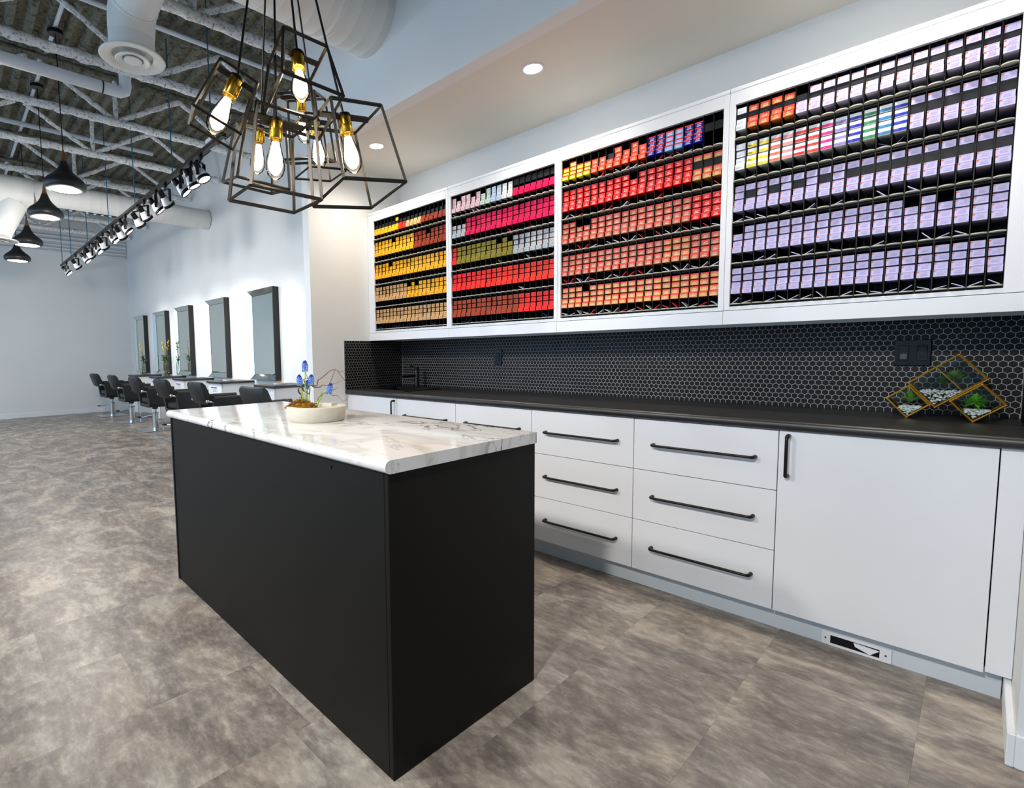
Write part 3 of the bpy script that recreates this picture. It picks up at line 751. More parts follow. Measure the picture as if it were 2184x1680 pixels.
def mosaic(parent, u0, u1, f, n_single):
    full = []; part = []
    row = 0; z = ZS0+RP*.5-.004
    while z-.016 < ZS1:
        u = u0-.2*HP+(HP/2 if row % 2 else 0)
        while u-HP < u1:
            hx = [(u+a, z+c) for a, c in hexagon()]
            cl = clip(hx, u0+.0005, u1-.0005, ZS0, ZS1)
            if cl:
                c3 = f(u, z, 0); d = depth(c3)
                (full if len(cl) == 6 and min(p[1] for p in hx) > ZS0 and max(p[1] for p in hx) < ZS1 and min(p[0] for p in hx) > u0 and max(p[0] for p in hx) < u1 else part).append((d, u, z, cl))
            u += HP
        z += RP; row += 1
    full.sort(key=lambda q: q[0])
    if n_single:
        b = MB(); add_tile(b, hexagon(), lambda u, v, h: (u, -h, v)); me = b.mesh('tile', tile_m)
        for d, u, z_, cl in full[:n_single]: link('tile', me, parent, f(u, z_, 0))
    b = MB()
    for d, u, z_, cl in full[n_single:]+part: add_tile(b, cl, f)
    tag(b.build('tile_field', tile_m, parent), kind='stuff')
MB().box(XL+.001, XR-.001, YB-.0025, YB-.0002, ZS0, ZS1).build('grout', grout_m, wb)
mosaic(wb, XL+.005, XR-.005, lambda u, v, h: (u, YB-.001-h, v), 300)
MB().box(XL+.0002, XL+.0025, 2.545, YB-.003, ZS0, ZS1+.002).build('grout', grout_m, wl)
mosaic(wl, 2.547, YB-.007, lambda u, v, h: (XL+.001+h, u, v), 0)
MB().box(XL+.0002, XL+.007, 2.542, 2.545, ZS0, ZS1+.003).build('edge_trim', M('steel_trim', (.6, .6, .6), .3, 1), wl)
MB().box(XR-.0025, XR-.0002, 2.545, YB-.003, ZS0, ZS1).build('grout', grout_m, wr)
mosaic(wr, 2.547, YB-.007, lambda u, v, h: (XR-.001-h, u, v), 0)
# outlets
def plate(name, label, xa, xb, za, zb, kinds, cat):
    y = YB-.0065
    t = thing(name, label, cat, ((xa+xb)/2, y, (za+zb)/2)); w_, h_ = (xb-xa)/2, (zb-za)/2
    gl = M('gloss_black_plate', (.015, .015, .03), .18, spec=.15)
    MB().box(-w_, w_, -.007, 0, -h_, h_, bev=.003, seg=2).build('cover_plate', gl, t)
    n = len(kinds)
    for i, k in enumerate(kinds):
        cx_ = -w_+(2*w_)*(i+.5)/n
        s = MB().box(cx_-.017, cx_+.017, -.0095, -.007, -.034, .034, bev=.0012, seg=1).build('switch' if k == 's' else 'receptacle', black_plastic if k != 's' else gl, t)
        if k == 's': MB().box(cx_-.012, cx_+.012, -.012, -.0095, -.028, -.002, bev=.001, seg=1).build('rocker', M('grey_rocker', (.22, .22, .23), .4), s)
        else:
            for z in (-.018, .018): MB().box(cx_-.009, cx_+.009, -.0105, -.0095, z-.006, z+.006).build('socket_slot', gl, s)
    return t
plate('wall_outlet', 'small black single outlet on the black hexagon tiles left of centre', -2.552, -2.482, 1.123, 1.238, 'o', 'outlet')
plate('switch_plate', 'black double switch and outlet plate above the glass terrarium', -.267, -.150, 1.129, 1.246, 'so', 'switch plate')

# ------------------------------------------------------------------ display cabinets with tube racks
YU, ZU, ZO0, ZO1, ZC = 2.82, 1.3344, 1.4198, 2.3526, 2.430
OPN = [(-3.573, -2.708), (-2.659, -1.7935), (-1.746, -.8795), (-.830, .037)]
EDG = [XL+.001, (-2.708-2.659)/2, (-1.7935-1.746)/2, (-.8795-.830)/2, XR-.001]
DN = ['leftmost display', 'second display from the left', 'third display from the left', 'rightmost display']
for i, (a, c) in enumerate(OPN):
    e0, e1 = EDG[i]+.0006, EDG[i+1]-.0006
    t = thing('display_cabinet', ['leftmost white wall display cabinet, with yellow and brown boxes', 'second white wall display cabinet from the left, with crimson and olive boxes', 'third white wall display cabinet from the left, with orange and red boxes', 'rightmost white wall display cabinet, with lilac boxes'][i], 'cabinet', group='white wall display cabinets')
    MB().box(e0, a, YU, YU+.02, 1.402, ZC-.02, bev=.001, seg=1).build('side_stile', lac, t)
    MB().box(c, e1, YU, YU+.02, 1.402, ZC-.02, bev=.001, seg=1).build('side_stile', lac, t)
    MB().box(a, c, YU, YU+.02, ZO1, ZC-.02, bev=.001, seg=1).build('top_rail', lac, t)
    MB().box(a, c, YU, YU+.02, 1.402, ZO0, bev=.001, seg=1).build('bottom_rail', lac2, t)
    MB().box(e0, e1, YU-.004, YU+.014, ZU, 1.399, bev=.001, seg=1).build('light_rail', lac, t)
    MB().box(e0, e1, YU-.002, YU+.03, ZC-.02, ZC, bev=.004, seg=2).build('crown', lac2, t)
    b = MB(); b.box(e0, e1, YU+.02, YB-.008, ZC-.03, ZC-.012); b.box(e0, e1, YU+.02, YB-.008, ZO0-.02, ZO0-.004)
    b.box(e0, a-.004, YU+.02, YB-.008, ZO0-.004, ZC-.03); b.box(c+.004, e1, YU+.02, YB-.008, ZO0-.004, ZC-.03); b.box(a-.004, c+.004, YB-.02, YB-.008, ZO0-.004, ZC-.03)
    b.build('carcass', lac2, t)
NC = 19
LIPZ = [2.194-.191*k for k in range(5)]
lipmesh = None
def lip_mesh(wd):
    b = MB(); n = 8; top = []; bt = []
    P = [(-wd/2, .012)]+[(-wd/2*math.cos(PI*k/n), -.004-.020*math.sin(PI*k/n)) for k in range(n+1)]+[(wd/2, .012)]
    return b.prism([(u, v) for u, v in P], 'z', 0, .0045).mesh('shelf_lip', lip_m)
pit = .867/NC; lm = lip_mesh(pit-.003)
for i, (a, c) in enumerate(OPN):
    t = thing('tube_rack', 'black plastic slotted rack filling the '+DN[i], 'rack', group='black slotted racks')
    b = MB().box(a-.003, c+.003, YU+.175, YU+.185, ZO0-.003, ZC-.035); b.build('back_panel', black_plastic, t)
    p_ = (c-a)/NC
    for k in range(NC+1):
        x = a+k*p_
        MB().box(x-.0016, x+.0016, YU+.012, YU+.174, ZO0-.003, ZO1+.03).build('divider', black_plastic, t)
    for r in range(5):
        z = LIPZ[r]; MB().box(a, c, YU+.024, YU+.173, z-.010, z-.001).build('shelf', black_plastic, t)
        for k in range(NC): link('shelf_lip', lm, t, (a+(k+.5)*p_, YU+.014, z-.0008))
# colours (sRGB)
Cc = dict(Y=(.97, .68, .08), R=(.95, .14, .08), T=(.80, .63, .42), B=(.58, .20, .07), K=(.84, .03, .30), P=(.88, .74, .76), W=(.86, .86, .86),
          G=(.74, .82, .77), L=(.70, .77, .86), S=(.66, .69, .72), O=(.52, .47, .12), r=(.95, .20, .10), b=(.66, .25, .09), y=(.97, .82, .10), o=(.93, .33, .12),
          n=(.04, .06, .58), l=(.50, .68, .90), c=(.94, .06, .08), t=(.78, .55, .30), s=(.72, .42, .30), q=(.85, .60, .33), a=(.79, .42, .20), V=(.76, .73, .88), w=(.88, .89, .93))
NAMES = dict(Y='amber yellow', R='bright red', T='tan', B='dark brown', K='crimson', P='pale pink', W='white', G='mint', L='pale blue', S='grey blue', O='olive', r='bright red', b='brown', y='yellow', o='orange', n='navy', l='sky blue', c='red', t='golden tan', s='salmon', q='light orange', a='orange brown', V='lilac', w='white')
LAY = [
 ['Y'*7+'R'*2+'T'*4+'B'*6, 'Y'*11+'B'*8, 'Y'*19, 'T'*9+'Y'*10, 'T'*19],
 ['P'*4+'P'*2+'G'*2+'L'*2+'W'*2+'K'*7, 'S'*3+'K'*16, 'R'+'O'*11+'S'*7, 'R'*9+'r'*10, 'b'*13+'R'*6],
 ['y'*4+'o'*7+'nn'+'ll'+'nn'+'..', 'c'*16+'ttt', 's'*16+'ccc', 's'*13+'ttt'+'sss', 'q'*14+'s'*0+'q'*5],
 ['w'+'aaaa'+'V'*14, 'wyy'+'123456789A'+'V'*6, 'V'*19, 'V'*19, 'V'*19]]
STRIPE = {'1': ((.95, .42, .30), 'coral'), '2': ((.93, .55, .58), 'rose'), '3': ((.90, .12, .16), 'red'), '4': ((.92, .20, .16), 'scarlet'), '5': ((.95, .10, .50), 'magenta'), '6': ((.55, .48, .78), 'violet'), '7': ((.10, .10, .68), 'blue'), '8': ((.12, .50, .30), 'green'), '9': ((.15, .45, .68), 'teal'), 'A': ((.08, .12, .70), 'cobalt'), 'y': ((.95, .85, .15), 'yellow')}
red_band = (.93, .08, .09)
# missing boxes / dark covers: (display, row) -> {col: set(levels)} level 0 = lowest (protruding), 3 = top
MISS = {(0, 1): {5: {3}, 14: {3}}, (0, 2): {4: {3}}, (0, 3): {9: {3}, 11: {3}}, (1, 2): {9: {3}, 11: {3}}, (2, 1): {9: {3}}, (2, 2): {2: {3}, 3: {3}}, (2, 4): {3: {3}}, (3, 3): {0: {3}, 13: {3}, 15: {3}}}
COVER = {}
def stack(d, r, k):
    """list of (level, what) for a slot; what: 'box' or 'cover'"""
    ch_ = LAY[d][r][k]
    out = [(0, 'box'), (1, 'box'), (2, 'box'), (3, 'box')]
    if ch_ == '.': return [(2, 'cover')]
    if d == 0 and r == 0: out = [(0, 'box'), (1, 'box'), (2, 'cover')]+([(3, 'box')] if k == 6 else [])
    if d == 1 and r == 0 and ch_ == 'K': out = [(0, 'box'), (1, 'box'), (3, 'cover')]
    if d == 1 and r == 0 and k in (1, 4, 6): out = out[:3]
    if d == 2 and r == 0:
        if ch_ in 'yo' and k not in (1, 7, 9): out = out[:3]
        if k == 6: out = [(0, 'box'), (1, 'box'), (2, 'cover')]
    if d == 1 and r == 1 and ch_ == 'S': out = out[:3]
    if d == 2 and r == 1 and ch_ == 't': out[2] = (2, 'cover')
    if d == 3 and r == 0:
        out[2] = (2, 'cover')
        if k == 5: out = out[:3]
    if d == 3 and r == 1 and ch_ == 'V': out[2] = (2, 'cover')
    if d == 3 and r == 2 and k in (1, 3, 5, 7, 9, 10, 11, 12, 13, 14, 15, 16, 17, 18): out[2] = (2, 'cover')
    mm = MISS.get((d, r), {}).get(k)
    if mm: out = [q for q in out if q[0] not in mm]
    return out
BH, BW, BD = .0262, .0372, .145
LZ = [.0500, .0780, .1105, .1425]
LY = [YU+.004, YU+.013, YU+.016, YU+.016]
def box_parts(ch_, d):
    """front-face print: list of (u0,u1,v0,v1,colour) on unit face, plus body colour, side colour"""
    body = Cc.get(ch_, (.9, .9, .92)); side = body; pr = []
    if d >= 2 and ch_ in 'yocnlntsqa' and not (ch_ in 'y' and d == 3):
        side = red_band if ch_ not in 'lyn' else body
        pr.append((0, 1, .74, 1, red_band if ch_ != 'c' else (.78, .06, .08)))
        wt = (.96, .86, .80)
        pr.append((.30, .72, .42, .60, wt)); pr.append((.22, .80, .18, .26, wt)); pr.append((.25, .75, .32, .36, wt))
    elif d == 3 and ch_ == 'V':
        pr.append((.0, .16, .72, .93, (.90, .42, .30))); pr.append((.36, .70, .50, .68, (.64, .60, .80))); pr.append((.25, .80, .22, .40, (.67, .64, .82))); pr.append((.16, .92, .90, .93, (.66, .50, .66)))
    elif d == 3 and ch_ == 'w':
        pr.append((.1, .7, .40, .46, (.66, .67, .72))); pr.append((.1, .5, .26, .31, (.70, .71, .76)))
    elif d == 3 and ch_ in STRIPE:
        sc = STRIPE[ch_][0]; body = (.88, .89, .90); side = body; pr.append((0, 1, .06, .50, sc)); wt = tuple(min(1, v+.45) for v in sc)
        pr.append((.08, .45, .30, .40, wt)); pr.append((.08, .60, .14, .22, wt))
    elif ch_ == 'S':
        pr.append((.55, 1, .80, .96, (.90, .50, .45))); pr.append((.15, .6, .4, .5, (.5, .52, .56)))
    else:
        dk = tuple(v*.80 for v in body); pr.append((.30, .72, .38, .62, dk))
    return body, side, pr
TXT = {}
def text_data(t):
    if t not in TXT:
        cu = bpy.data.curves.new('txt', 'FONT'); cu.body = t; cu.size = 1; cu.resolution_u = 1; cu.align_x = 'CENTER'
        ob = bpy.data.objects.new('txt', cu); COL.objects.link(ob); bpy.context.view_layer.update()
        me = bpy.data.meshes.new_from_object(ob.evaluated_get(bpy.context.evaluated_depsgraph_get()))
        TXT[t] = ([tuple(v.co) for v in me.vertices], [tuple(p.vertices) for p in me.polygons])
        bpy.data.objects.remove(ob); bpy.data.meshes.remove(me); bpy.data.curves.remove(cu)
    return TXT[t]
def put_text(b, t, x, y, z, size, mi, sx=1.0):
    vs, fs = text_data(t); v = [b.bm.verts.new((x+q[0]*size*sx, y, z+q[1]*size)) for q in vs]
    for f in fs:
        try: b.bm.faces.new([v[i] for i in f]).material_index = mi
        except ValueError: pass
CODES = {'V': ['6/73', '7/01', '6/37', '5/73', '7/81', '6/73', '5/37', '10/16'], 'a': ['10/01', '9/03', '7/1', '7/1'], 'c': ['5/0', '4/0', '44/0', '6/0', '55/0', '66/0'], 's': ['5/73', '6/75', '6/77', '7/75'], 't': ['9/01', '9/96', '7/01'], 'q': ['7/1', '8/3', '9/1', '10/1'], 'n': ['0/88', '0/34', '0/66', '0/68'], 'l': ['0/11'], 'o': ['0/43', '0/45'], 'y': ['0/33']}
def cm(c):
    key = 'carton_%d_%d_%d' % tuple(int(round(v*99)) for v in c)
    return M(key, c, .45, noise=.03, nscale=60, spec=.3)
def carton(b, c, ch_, d, mats, k=0):
    """adds a carton whose front-bottom-left is at c to builder b; mats: list to extend"""
    body, side, pr = box_parts(ch_, d)
    def mi(col):
        m = cm(col)
        if m not in mats: mats.append(m)
        return mats.index(m)
    x, y, z = c
    b.box(x, x+BW, y, y+BD, z, z+BH, mi=mi(body))
    if side != body: b.box(x+BW-.0003, x+BW+.0004, y+.0002, y+BD-.01, z+.0005, z+BH-.0005, mi=mi(side))
    code = CODES.get(ch_) if (d == 2 or (d == 3 and ch_ in 'Va')) else None
    if code:
        code = code[k % len(code)]; tc = mi((.62, .58, .78) if ch_ == 'V' else (.96, .90, .86)); yt = y-.0007
        put_text(b, code, x+BW*.54, yt, z+BH*.42, .0105, tc)
        if ch_ in 'acstqno': put_text(b, 'COLOR TOUCH', x+BW*.5, yt, z+BH*.80, .0052, mi((.95, .62, .58)))
        pr = [q for q in pr if q[0] not in (.30, .36)]
    for u0, u1, v0, v1, col in pr:
        b.box(x+BW*u0, x+BW*u1, y-.0005, y+.0002, z+BH*v0, z+BH*v1, mi=mi(col))
cand = []; cov = []
for d, (a, c) in enumerate(OPN):
    p_ = (c-a)/NC
    for r in range(5):
        for k in range(NC):
            for lv, what in stack(d, r, k):
                x = a+k*p_+(p_-BW)/2
                ch_ = LAY[d][r][k]
                if r == 0 and LIPZ[0]+LZ[lv] > ZO1-.008: pass
                z = LIPZ[r]+LZ[lv]
                if r == 0: z = LIPZ[0]+LZ[lv]*.80
                if what == 'cover': cov.append((d, r, k, x, LY[2]+.006, z)); continue
                rnd_ = random.Random(d*7919+r*577+k*31+lv)
                yy = LY[lv]+rnd_.uniform(-.002, .004)
                cand.append((depth((x, yy, z)), d, r, k, lv, x+rnd_.uniform(-.0008, .0008), yy, z, ch_))
cand.sort(key=lambda q: q[0])
meshes = {}
def carton_mesh(ch_, d, k):
    k = k % 8 if ch_ == 'V' else ((k-1) % 4 if ch_ == 'a' else 0)
    if (ch_, d, k) not in meshes:
        b = MB(); mats = []; carton(b, (0, 0, 0), ch_, d, mats, k); meshes[(ch_, d, k)] = b.mesh('carton', mats)
    return meshes[(ch_, d, k)]
LV = ['lowest in its slot', 'second from the bottom in its slot', 'third from the bottom in its slot', 'topmost in its slot']
RW = ['top shelf', 'second shelf', 'middle shelf', 'fourth shelf', 'bottom shelf']
for q in cand[:300]:
    _, d, r, k, lv, x, y, z, ch_ = q
    o = link('colour_carton', carton_mesh(ch_, d, k), None, (x, y, z))
    nm = NAMES.get(ch_) if not (d == 3 and ch_ in STRIPE) else 'white and '+STRIPE[ch_][1]
    fromr = NC-1-k
    col = ('rightmost column' if fromr == 0 else ORD[fromr]+' column from right') if fromr < 10 else ('leftmost column' if k == 0 else ORD[k]+' column from left')
    rel = ['lowest', 'second up', 'third up', 'topmost'][lv]
    tag(o, '%s carton, %s in slot, %s, %s, rightmost display' % (nm, rel, RW[r], col), 'carton', 'cartons in the rightmost display')
b = MB(); mats = []
for q in cand[300:]:
    _, d, r, k, lv, x, y, z, ch_ = q
    carton(b, (x, y, z), ch_, d, mats, k)
o = b.build('colour_cartons', mats)
tag(o, 'remaining small colourful hair colour cartons packed in the wall racks', 'cartons', None, 'stuff')
b = MB()
for d, r, k, x, y, z in cov: b.box(x-.002, x+BW+.002, y, y+.004, z-.006, z+BH+.006)
o = b.build('slot_covers', rack_cover); tag(o, 'charcoal blank inserts covering empty slots of the racks', 'inserts', None, 'stuff')
# loose cards lying in the lowest openings of the slots
rc = random.Random(5)
cards = [M('card_white', (.80, .79, .84), .5), M('card_red', (.78, .14, .20), .5), M('card_navy', (.12, .15, .32), .5), M('card_crimson', (.72, .08, .25), .5), M('card_olive', (.58, .55, .30), .5), M('card_lilac', (.74, .72, .86), .5)]
cmesh = [MB().box(-.018, .018, -.022, .022, -.0014, .0014, bev=.0005, seg=1).mesh('card', m) for m in cards]
for d, (a, c) in enumerate(OPN):
    p_ = (c-a)/NC
    for r in range(5):
        for k in range(NC):
            pr_ = {0: (.0, .12, .1, .0, .35), 1: (.3, .35, .3, .1, .12), 2: (.55, .4, .9, .9, .95), 3: (0, .45, .55, .65, .95)}[d][r]
            if rc.random() > pr_: continue
            kind = {0: 2, 1: (0, 3, 4, 0, 2)[r], 2: 0 if rc.random() < .6 else 1, 3: 5}[d]
            if d == 1 and r == 2 and k > 11: kind = 0
            if d == 3 and r == 1: kind = {1: 4, 2: 4, 3: 1, 4: 1, 5: 1, 6: 1, 8: 5, 10: 2, 11: 2, 12: 2}.get(k)
            if kind is None: continue
            an = rc.choice((-1, 1))*rc.uniform(.25, .85)
            zz = LIPZ[r]+.0055+.018*abs(math.sin(an))
            if zz > LIPZ[r]+.045: zz = LIPZ[r]+.02
            o = link('loose_card', cmesh[kind], None, (a+(k+.5)*p_, YU+.030+rc.uniform(0, .012), zz))
            o.rotation_euler = (0, an, 0); o.scale = (min(1.0, (p_-.006)/(.036*math.cos(an)+.003)), 1, 1)
            nm = ['white', 'red', 'navy', 'crimson', 'olive', 'lilac'][kind]
            side = (ORD[k]+' column from left') if k < 10 else (ORD[NC-1-k]+' column from right')
            tag(o, '%s card in slot, %s, %s, %s' % (nm, RW[r], side, DN[d]), 'card', 'loose cards in the rack slots')

# ------------------------------------------------------------------ recessed downlights
for i, (x, y) in enumerate(CANS):
    t = thing('recessed_downlight', ['round recessed downlight over the left end of the alcove', 'round recessed downlight in the middle of the alcove ceiling', 'round recessed downlight over the right end of the alcove'][i], 'downlight', (x, y, ZA), group='downlights in the alcove ceiling')
    MB().lathe([(.050, -.001), (.062, -.001), (.064, -.004), (.054, -.006), (.050, -.004)], 36).build('trim_ring', white_lamp, t, 40)
    MB().lathe([(0, -.003), (.052, -.003), (.052, -.0005), (0, -.0005)], 32).build('lens', can_glow, t)

# ------------------------------------------------------------------ cage chandelier
CG = {'L': ([-1.7, 0.739, 2.041], [[0.221, -0.968, 0.116], [0.887, 0.249, 0.389], [-0.406, 0.017, 0.914]], 0.15, 0.184, 0.816), 'R': ([-1.56, 1.138, 1.932], [[0.122, -0.982, -0.144], [0.985, 0.138, -0.105], [0.123, -0.129, 0.984]], 0.25, 0.279, 0.8), 'T': ([-1.668, 1.0, 2.184], [[0.162, -0.925, -0.343], [0.981, 0.115, 0.155], [-0.104, -0.362, 0.927]], 0.215, 0.238, 0.74), 'F': ([-1.724, 0.924, 1.911], [[0.123, -0.991, 0.051], [0.992, 0.125, 0.031], [-0.037, 0.047, 0.998]], 0.25, 0.272, 0.824), 'I': ([-2.301, 1.145, 2.138], [[0.126, -0.976, 0.18], [0.99, 0.136, 0.042], [-0.066, 0.173, 0.983]], 0.24, 0.254, 0.748), 'M': ([-2.255, 1.364, 2.307], [[0.752, -0.633, 0.184], [0.659, 0.727, -0.193], [-0.012, 0.266, 0.964]], 0.235, 0.28, 0.798), 'S': ([-2.058, 1.316, 2.149], [[0.15, -0.989, -0.016], [0.984, 0.151, -0.096], [0.097, -0.002, 0.995]], 0.18, 0.226, 0.841)}
chd = thing('cage_chandelier', 'cluster chandelier of seven dark wire cages with glowing bulbs above the island', 'chandelier')
HUB = Vector((-1.95, 1.10, 3.30))
MB().lathe([(0, 0), (.12, 0), (.13, .01), (.13, .03), (0, .035)], 36, tuple(HUB)).build('canopy', black_metal, chd, 40)
MB().tube([HUB+Vector((0, 0, .03)), (HUB.x, HUB.y, 4.39)], .012, 10).build('hanging_rod', black_metal, chd)
for n, (pos, rm, w_, h_, tp) in CG.items():
    p = Vector(pos); X, Y, Z = (Vector(c) for c in zip(*rm))
    def Wd(u, v, z): return p+X*u+Y*v+Z*z
    q = [(-1, -1), (1, -1), (1, 1), (-1, 1)]
    T = [Wd(u*w_/2*tp, v*w_/2*tp, h_/2) for u, v in q]; Bm = [Wd(u*w_/2, v*w_/2, -h_/2) for u, v in q]
    th = .0074 if w_ < .2 else .0096
    b = MB()
    for k in range(4):
        l = (k+1) % 4; b.bar(T[k], T[l], th); b.bar(Bm[k], Bm[l], th); b.bar(T[k], Bm[k], th)
    cg = b.build('cage', cage_m, chd)
    b = MB(); ax = (T[0]+T[3])/2, (T[1]+T[2])/2
    b.bar(ax[0], ax[1], .016); b.build('crossbar', cage_m, cg)
    tc_ = Wd(0, 0, h_/2)
    mt = Matrix((( X.x, Y.x, Z.x, tc_.x), (X.y, Y.y, Z.y, tc_.y), (X.z, Y.z, Z.z, tc_.z), (0, 0, 0, 1)))
    sk = MB().lathe([(0, -.001), (.022, -.001), (.0235, -.005), (.0235, -.062), (.022, -.064), (.0195, -.064), (0, -.05)], 28, mat=mt).build('socket', gold, cg, 40)
    MB().lathe([(0, .010), (.008, .012), (.025, .006), (.026, -.003), (0, -.003)], 20, mat=mt).build('socket_cap', black_metal, cg, 40)
    bu = MB().lathe([(.016, -.060), (.0165, -.074), (.021, -.094), (.029, -.122), (.034, -.148), (.0335, -.166), (.027, -.186), (.014, -.199), (0, -.206)], 28, mat=mt).build('bulb', bulb_glass, cg, 60)
    MB().lathe([(0, -.070), (.012, -.074), (.017, -.100), (.024, -.130), (.026, -.150), (.021, -.170), (.010, -.184), (0, -.188)], 12, mat=mt).build('filament', bulb_glow, bu, 60)
    end = HUB+Vector((X.x*.02, Y.x*.02, 0))
    MB().tube([tc_+Z*.010, tc_.lerp(end, .06)+Z*.006, end], .0042, 8).build('cord', black_metal, cg)

# ------------------------------------------------------------------ flower bowl on the island
BC = Vector((-1.965, 1.212, .9325))
bo = thing('flower_bowl', 'low round cream stone bowl standing on the marble countertop', 'bowl', tuple(BC))
MB().lathe([(0, .0005), (.118, .0005), (.124, .006), (.131, .058), (.130, .062), (.126, .064), (.106, .064), (.104, .060), (.100, .045), (0, .042)], 56).build('bowl_body', stone_m, bo, 40)
MB().lathe([(0, .0425), (.1, .0455), (.102, .047), (0, .047)], 40).build('sand', soil_m, bo)
# moss mound at the left of the bowl (picture left = -X -Y)
ld = Vector((-R_.x, -R_.y, 0)).normalized(); fd = Vector((fw.x, fw.y, 0)).normalized()     # left and away directions
rm_ = random.Random(9); b = MB()
for i in range(1500):
    a = rm_.uniform(0, 6.28); rad = rm_.random()**.6
    c = BC+ld*(.066+math.cos(a)*rad*.070)+fd*(-.015+math.sin(a)*rad*.045)+Vector((0, 0, .056+.036*(1-rad*rad)*rm_.uniform(.3, 1.1)))
    d = Vector((rm_.gauss(0, 1), rm_.gauss(0, 1), rm_.gauss(.3, .8))).normalized()*rm_.uniform(.006, .014); s = d.cross(Vector((rm_.random(), rm_.random(), .3))).normalized()*.0014
    b.hull([c-s, c+s, c+d*.6+s, c+d, c+d*.6-s], [(0, 1, 2, 3, 4)])
for i in range(10):
    a = i*.63; c = BC+ld*(.062+math.cos(a)*.035)+fd*(-.015+math.sin(a)*.022)+Vector((0, 0, .053))
    b.lathe([(0, -.010), (.017, -.002), (.020, .010), (.012, .022), (0, .027)], 8, tuple(c))
o = b.build('moss', moss_m); tag(o, 'golden brown moss heaped at the left side of the stone bowl', 'moss', None, 'stuff')
def px(u, v, dist=0):
    """bowl-local picture plane: u metres to the right of the bowl centre, v up, dist away"""
    return BC-ld*u+fd*dist+Vector((0, 0, v))
fl_specs = [(-.056, .055, -.073, .200, 'blue grape hyacinth, leftmost in the stone bowl'), (-.048, .055, -.046, .262, 'tallest blue grape hyacinth in the stone bowl'), (-.042, .055, -.042, .175, 'small blue grape hyacinth half hidden behind the tall one'), (-.036, .055, -.019, .200, 'blue grape hyacinth just right of the tall one'), (-.004, .055, .066, .160, 'blue grape hyacinth leaning right under the curly twig')]
for i, (u0, v0, u1, v1, lab) in enumerate(fl_specs):
    t = thing('grape_hyacinth', lab, 'flower', tuple(px(u0, v0, 0)), group='grape hyacinths in the stone bowl')
    o0 = px(u0, v0, 0); dd = (.0, 0, .03, 0, .0)[i]
    P = [px(u0, .045, 0), px(u0+(u1-u0)*.25, v0+(v1-v0)*.33, dd*.3), px(u0+(u1-u0)*.6, v0+(v1-v0)*.66, dd*.7), px(u1, v1-.02, dd)]
    MB().tube([p-o0 for p in P], [.0030, .0028, .0022, .0015], 8).build('stem', stem_g, t, 60)
    rf = random.Random(40+i); hs = .045 if i != 2 else .035; tip = px(u1, v1, dd)-o0; sd = ((P[3]-P[2]).normalized()*.35+Vector((0, 0, .9))).normalized()
    b = MB(); b2 = MB()
    b.tube([tip-sd*(hs*q) for q in (.1, .35, .7, 1)], [.002, .0065, .0055, .002], 8)
    for k in range(70):
        s = k/70; zc_ = tip-sd*(hs*s); rad = (.0035+.0085*math.sin(min(1, s*1.6)*PI/1.6))*(.8 if i == 2 else 1)
        a = k*2.4; off = (Vector((math.cos(a), math.sin(a), 0))*rad); q = zc_+off+Vector((0, 0, -.004*s)); rr_ = rf.uniform(.0020, .0030)
        (b2 if s < .22 else b).lathe([(0, -rr_*1.3), (rr_*.9, -rr_*.5), (rr_, rr_*.3), (0, rr_*1.1)], 6, tuple(q))
    tag(b.build('florets', blue_m, t, 80), kind='stuff'); b2.build('floret_tip', indigo_m, t, 80)
t = thing('curly_twig', 'twisted brown willow twig arching right over the stone bowl', 'twig', tuple(px(-.035, .05)))
o0 = px(-.035, .05); b = MB()
def tw(pts, r0, r1, dist=0):
    n = len(pts); P = [px((x-.0)*1.0, y, dist+.01*math.sin(i*1.3)) - o0 for i, (x, y) in enumerate(pts)]
    # smooth
    Q = []
    for i in range(n-1):
        p0, p1, p2, p3 = P[max(i-1, 0)], P[i], P[i+1], P[min(i+2, n-1)]
        for s in range(4):
            u = s/4; Q.append(.5*((2*p1)+(-p0+p2)*u+(2*p0-5*p1+4*p2-p3)*u*u+(-p0+3*p1-3*p2+p3)*u**3))
    Q.append(P[-1]); m = len(Q)
    b.tube(Q, [r0+(r1-r0)*i/(m-1) for i in range(m)], 7)
# coordinates: picture pixels relative to bowl centre (677,868) converted with 125 px = .262 m
K_ = .262/1250.
def zp(x, y): return ((x-770)*K_, (1180-y)*K_+.062)
tw([zp(*p) for p in ((455, 1010), (450, 950), (410, 900), (400, 830), (430, 780), (480, 790), (490, 850), (560, 890), (620, 915), (640, 870), (630, 790), (580, 760), (540, 690), (520, 620))], .0042, .0022)
tw([zp(*p) for p in ((590, 775), (660, 745), (780, 755), (820, 640), (900, 590), (980, 520), (1080, 440), (1200, 425), (1260, 490), (1330, 580), (1400, 685))], .003, .0014)
tw([zp(*p) for p in ((660, 745), (720, 795), (850, 785), (900, 745), (1020, 750), (1080, 650), (1160, 450), (1210, 430))], .0026, .0012, .012)
tw([zp(*p) for p in ((1020, 750), (1150, 725), (1240, 690), (1320, 660))], .0014, .0008, .012)
tw([zp(*p) for p in ((1210, 430), (1290, 480), (1340, 450), (1380, 520))], .0014, .0008)
tw([zp(*p) for p in ((520, 620), (550, 595), (605, 600), (590, 540), (560, 440), (510, 355))], .002, .0008)
tw([zp(*p) for p in ((605, 600), (615, 650), (665, 610), (640, 575))], .0012, .0008)
tw([zp(*p) for p in ((720, 1130), (805, 1130), (800, 1030), (880, 950), (910, 910), (1050, 915), (1110, 970), (1210, 975), (1280, 1040), (1350, 1090), (1420, 1040), (1475, 930))], .0022, .0008)
tw([zp(*p) for p in ((1050, 915), (1120, 850), (1170, 840), (1210, 800), (1240, 825))], .0014, .0007)
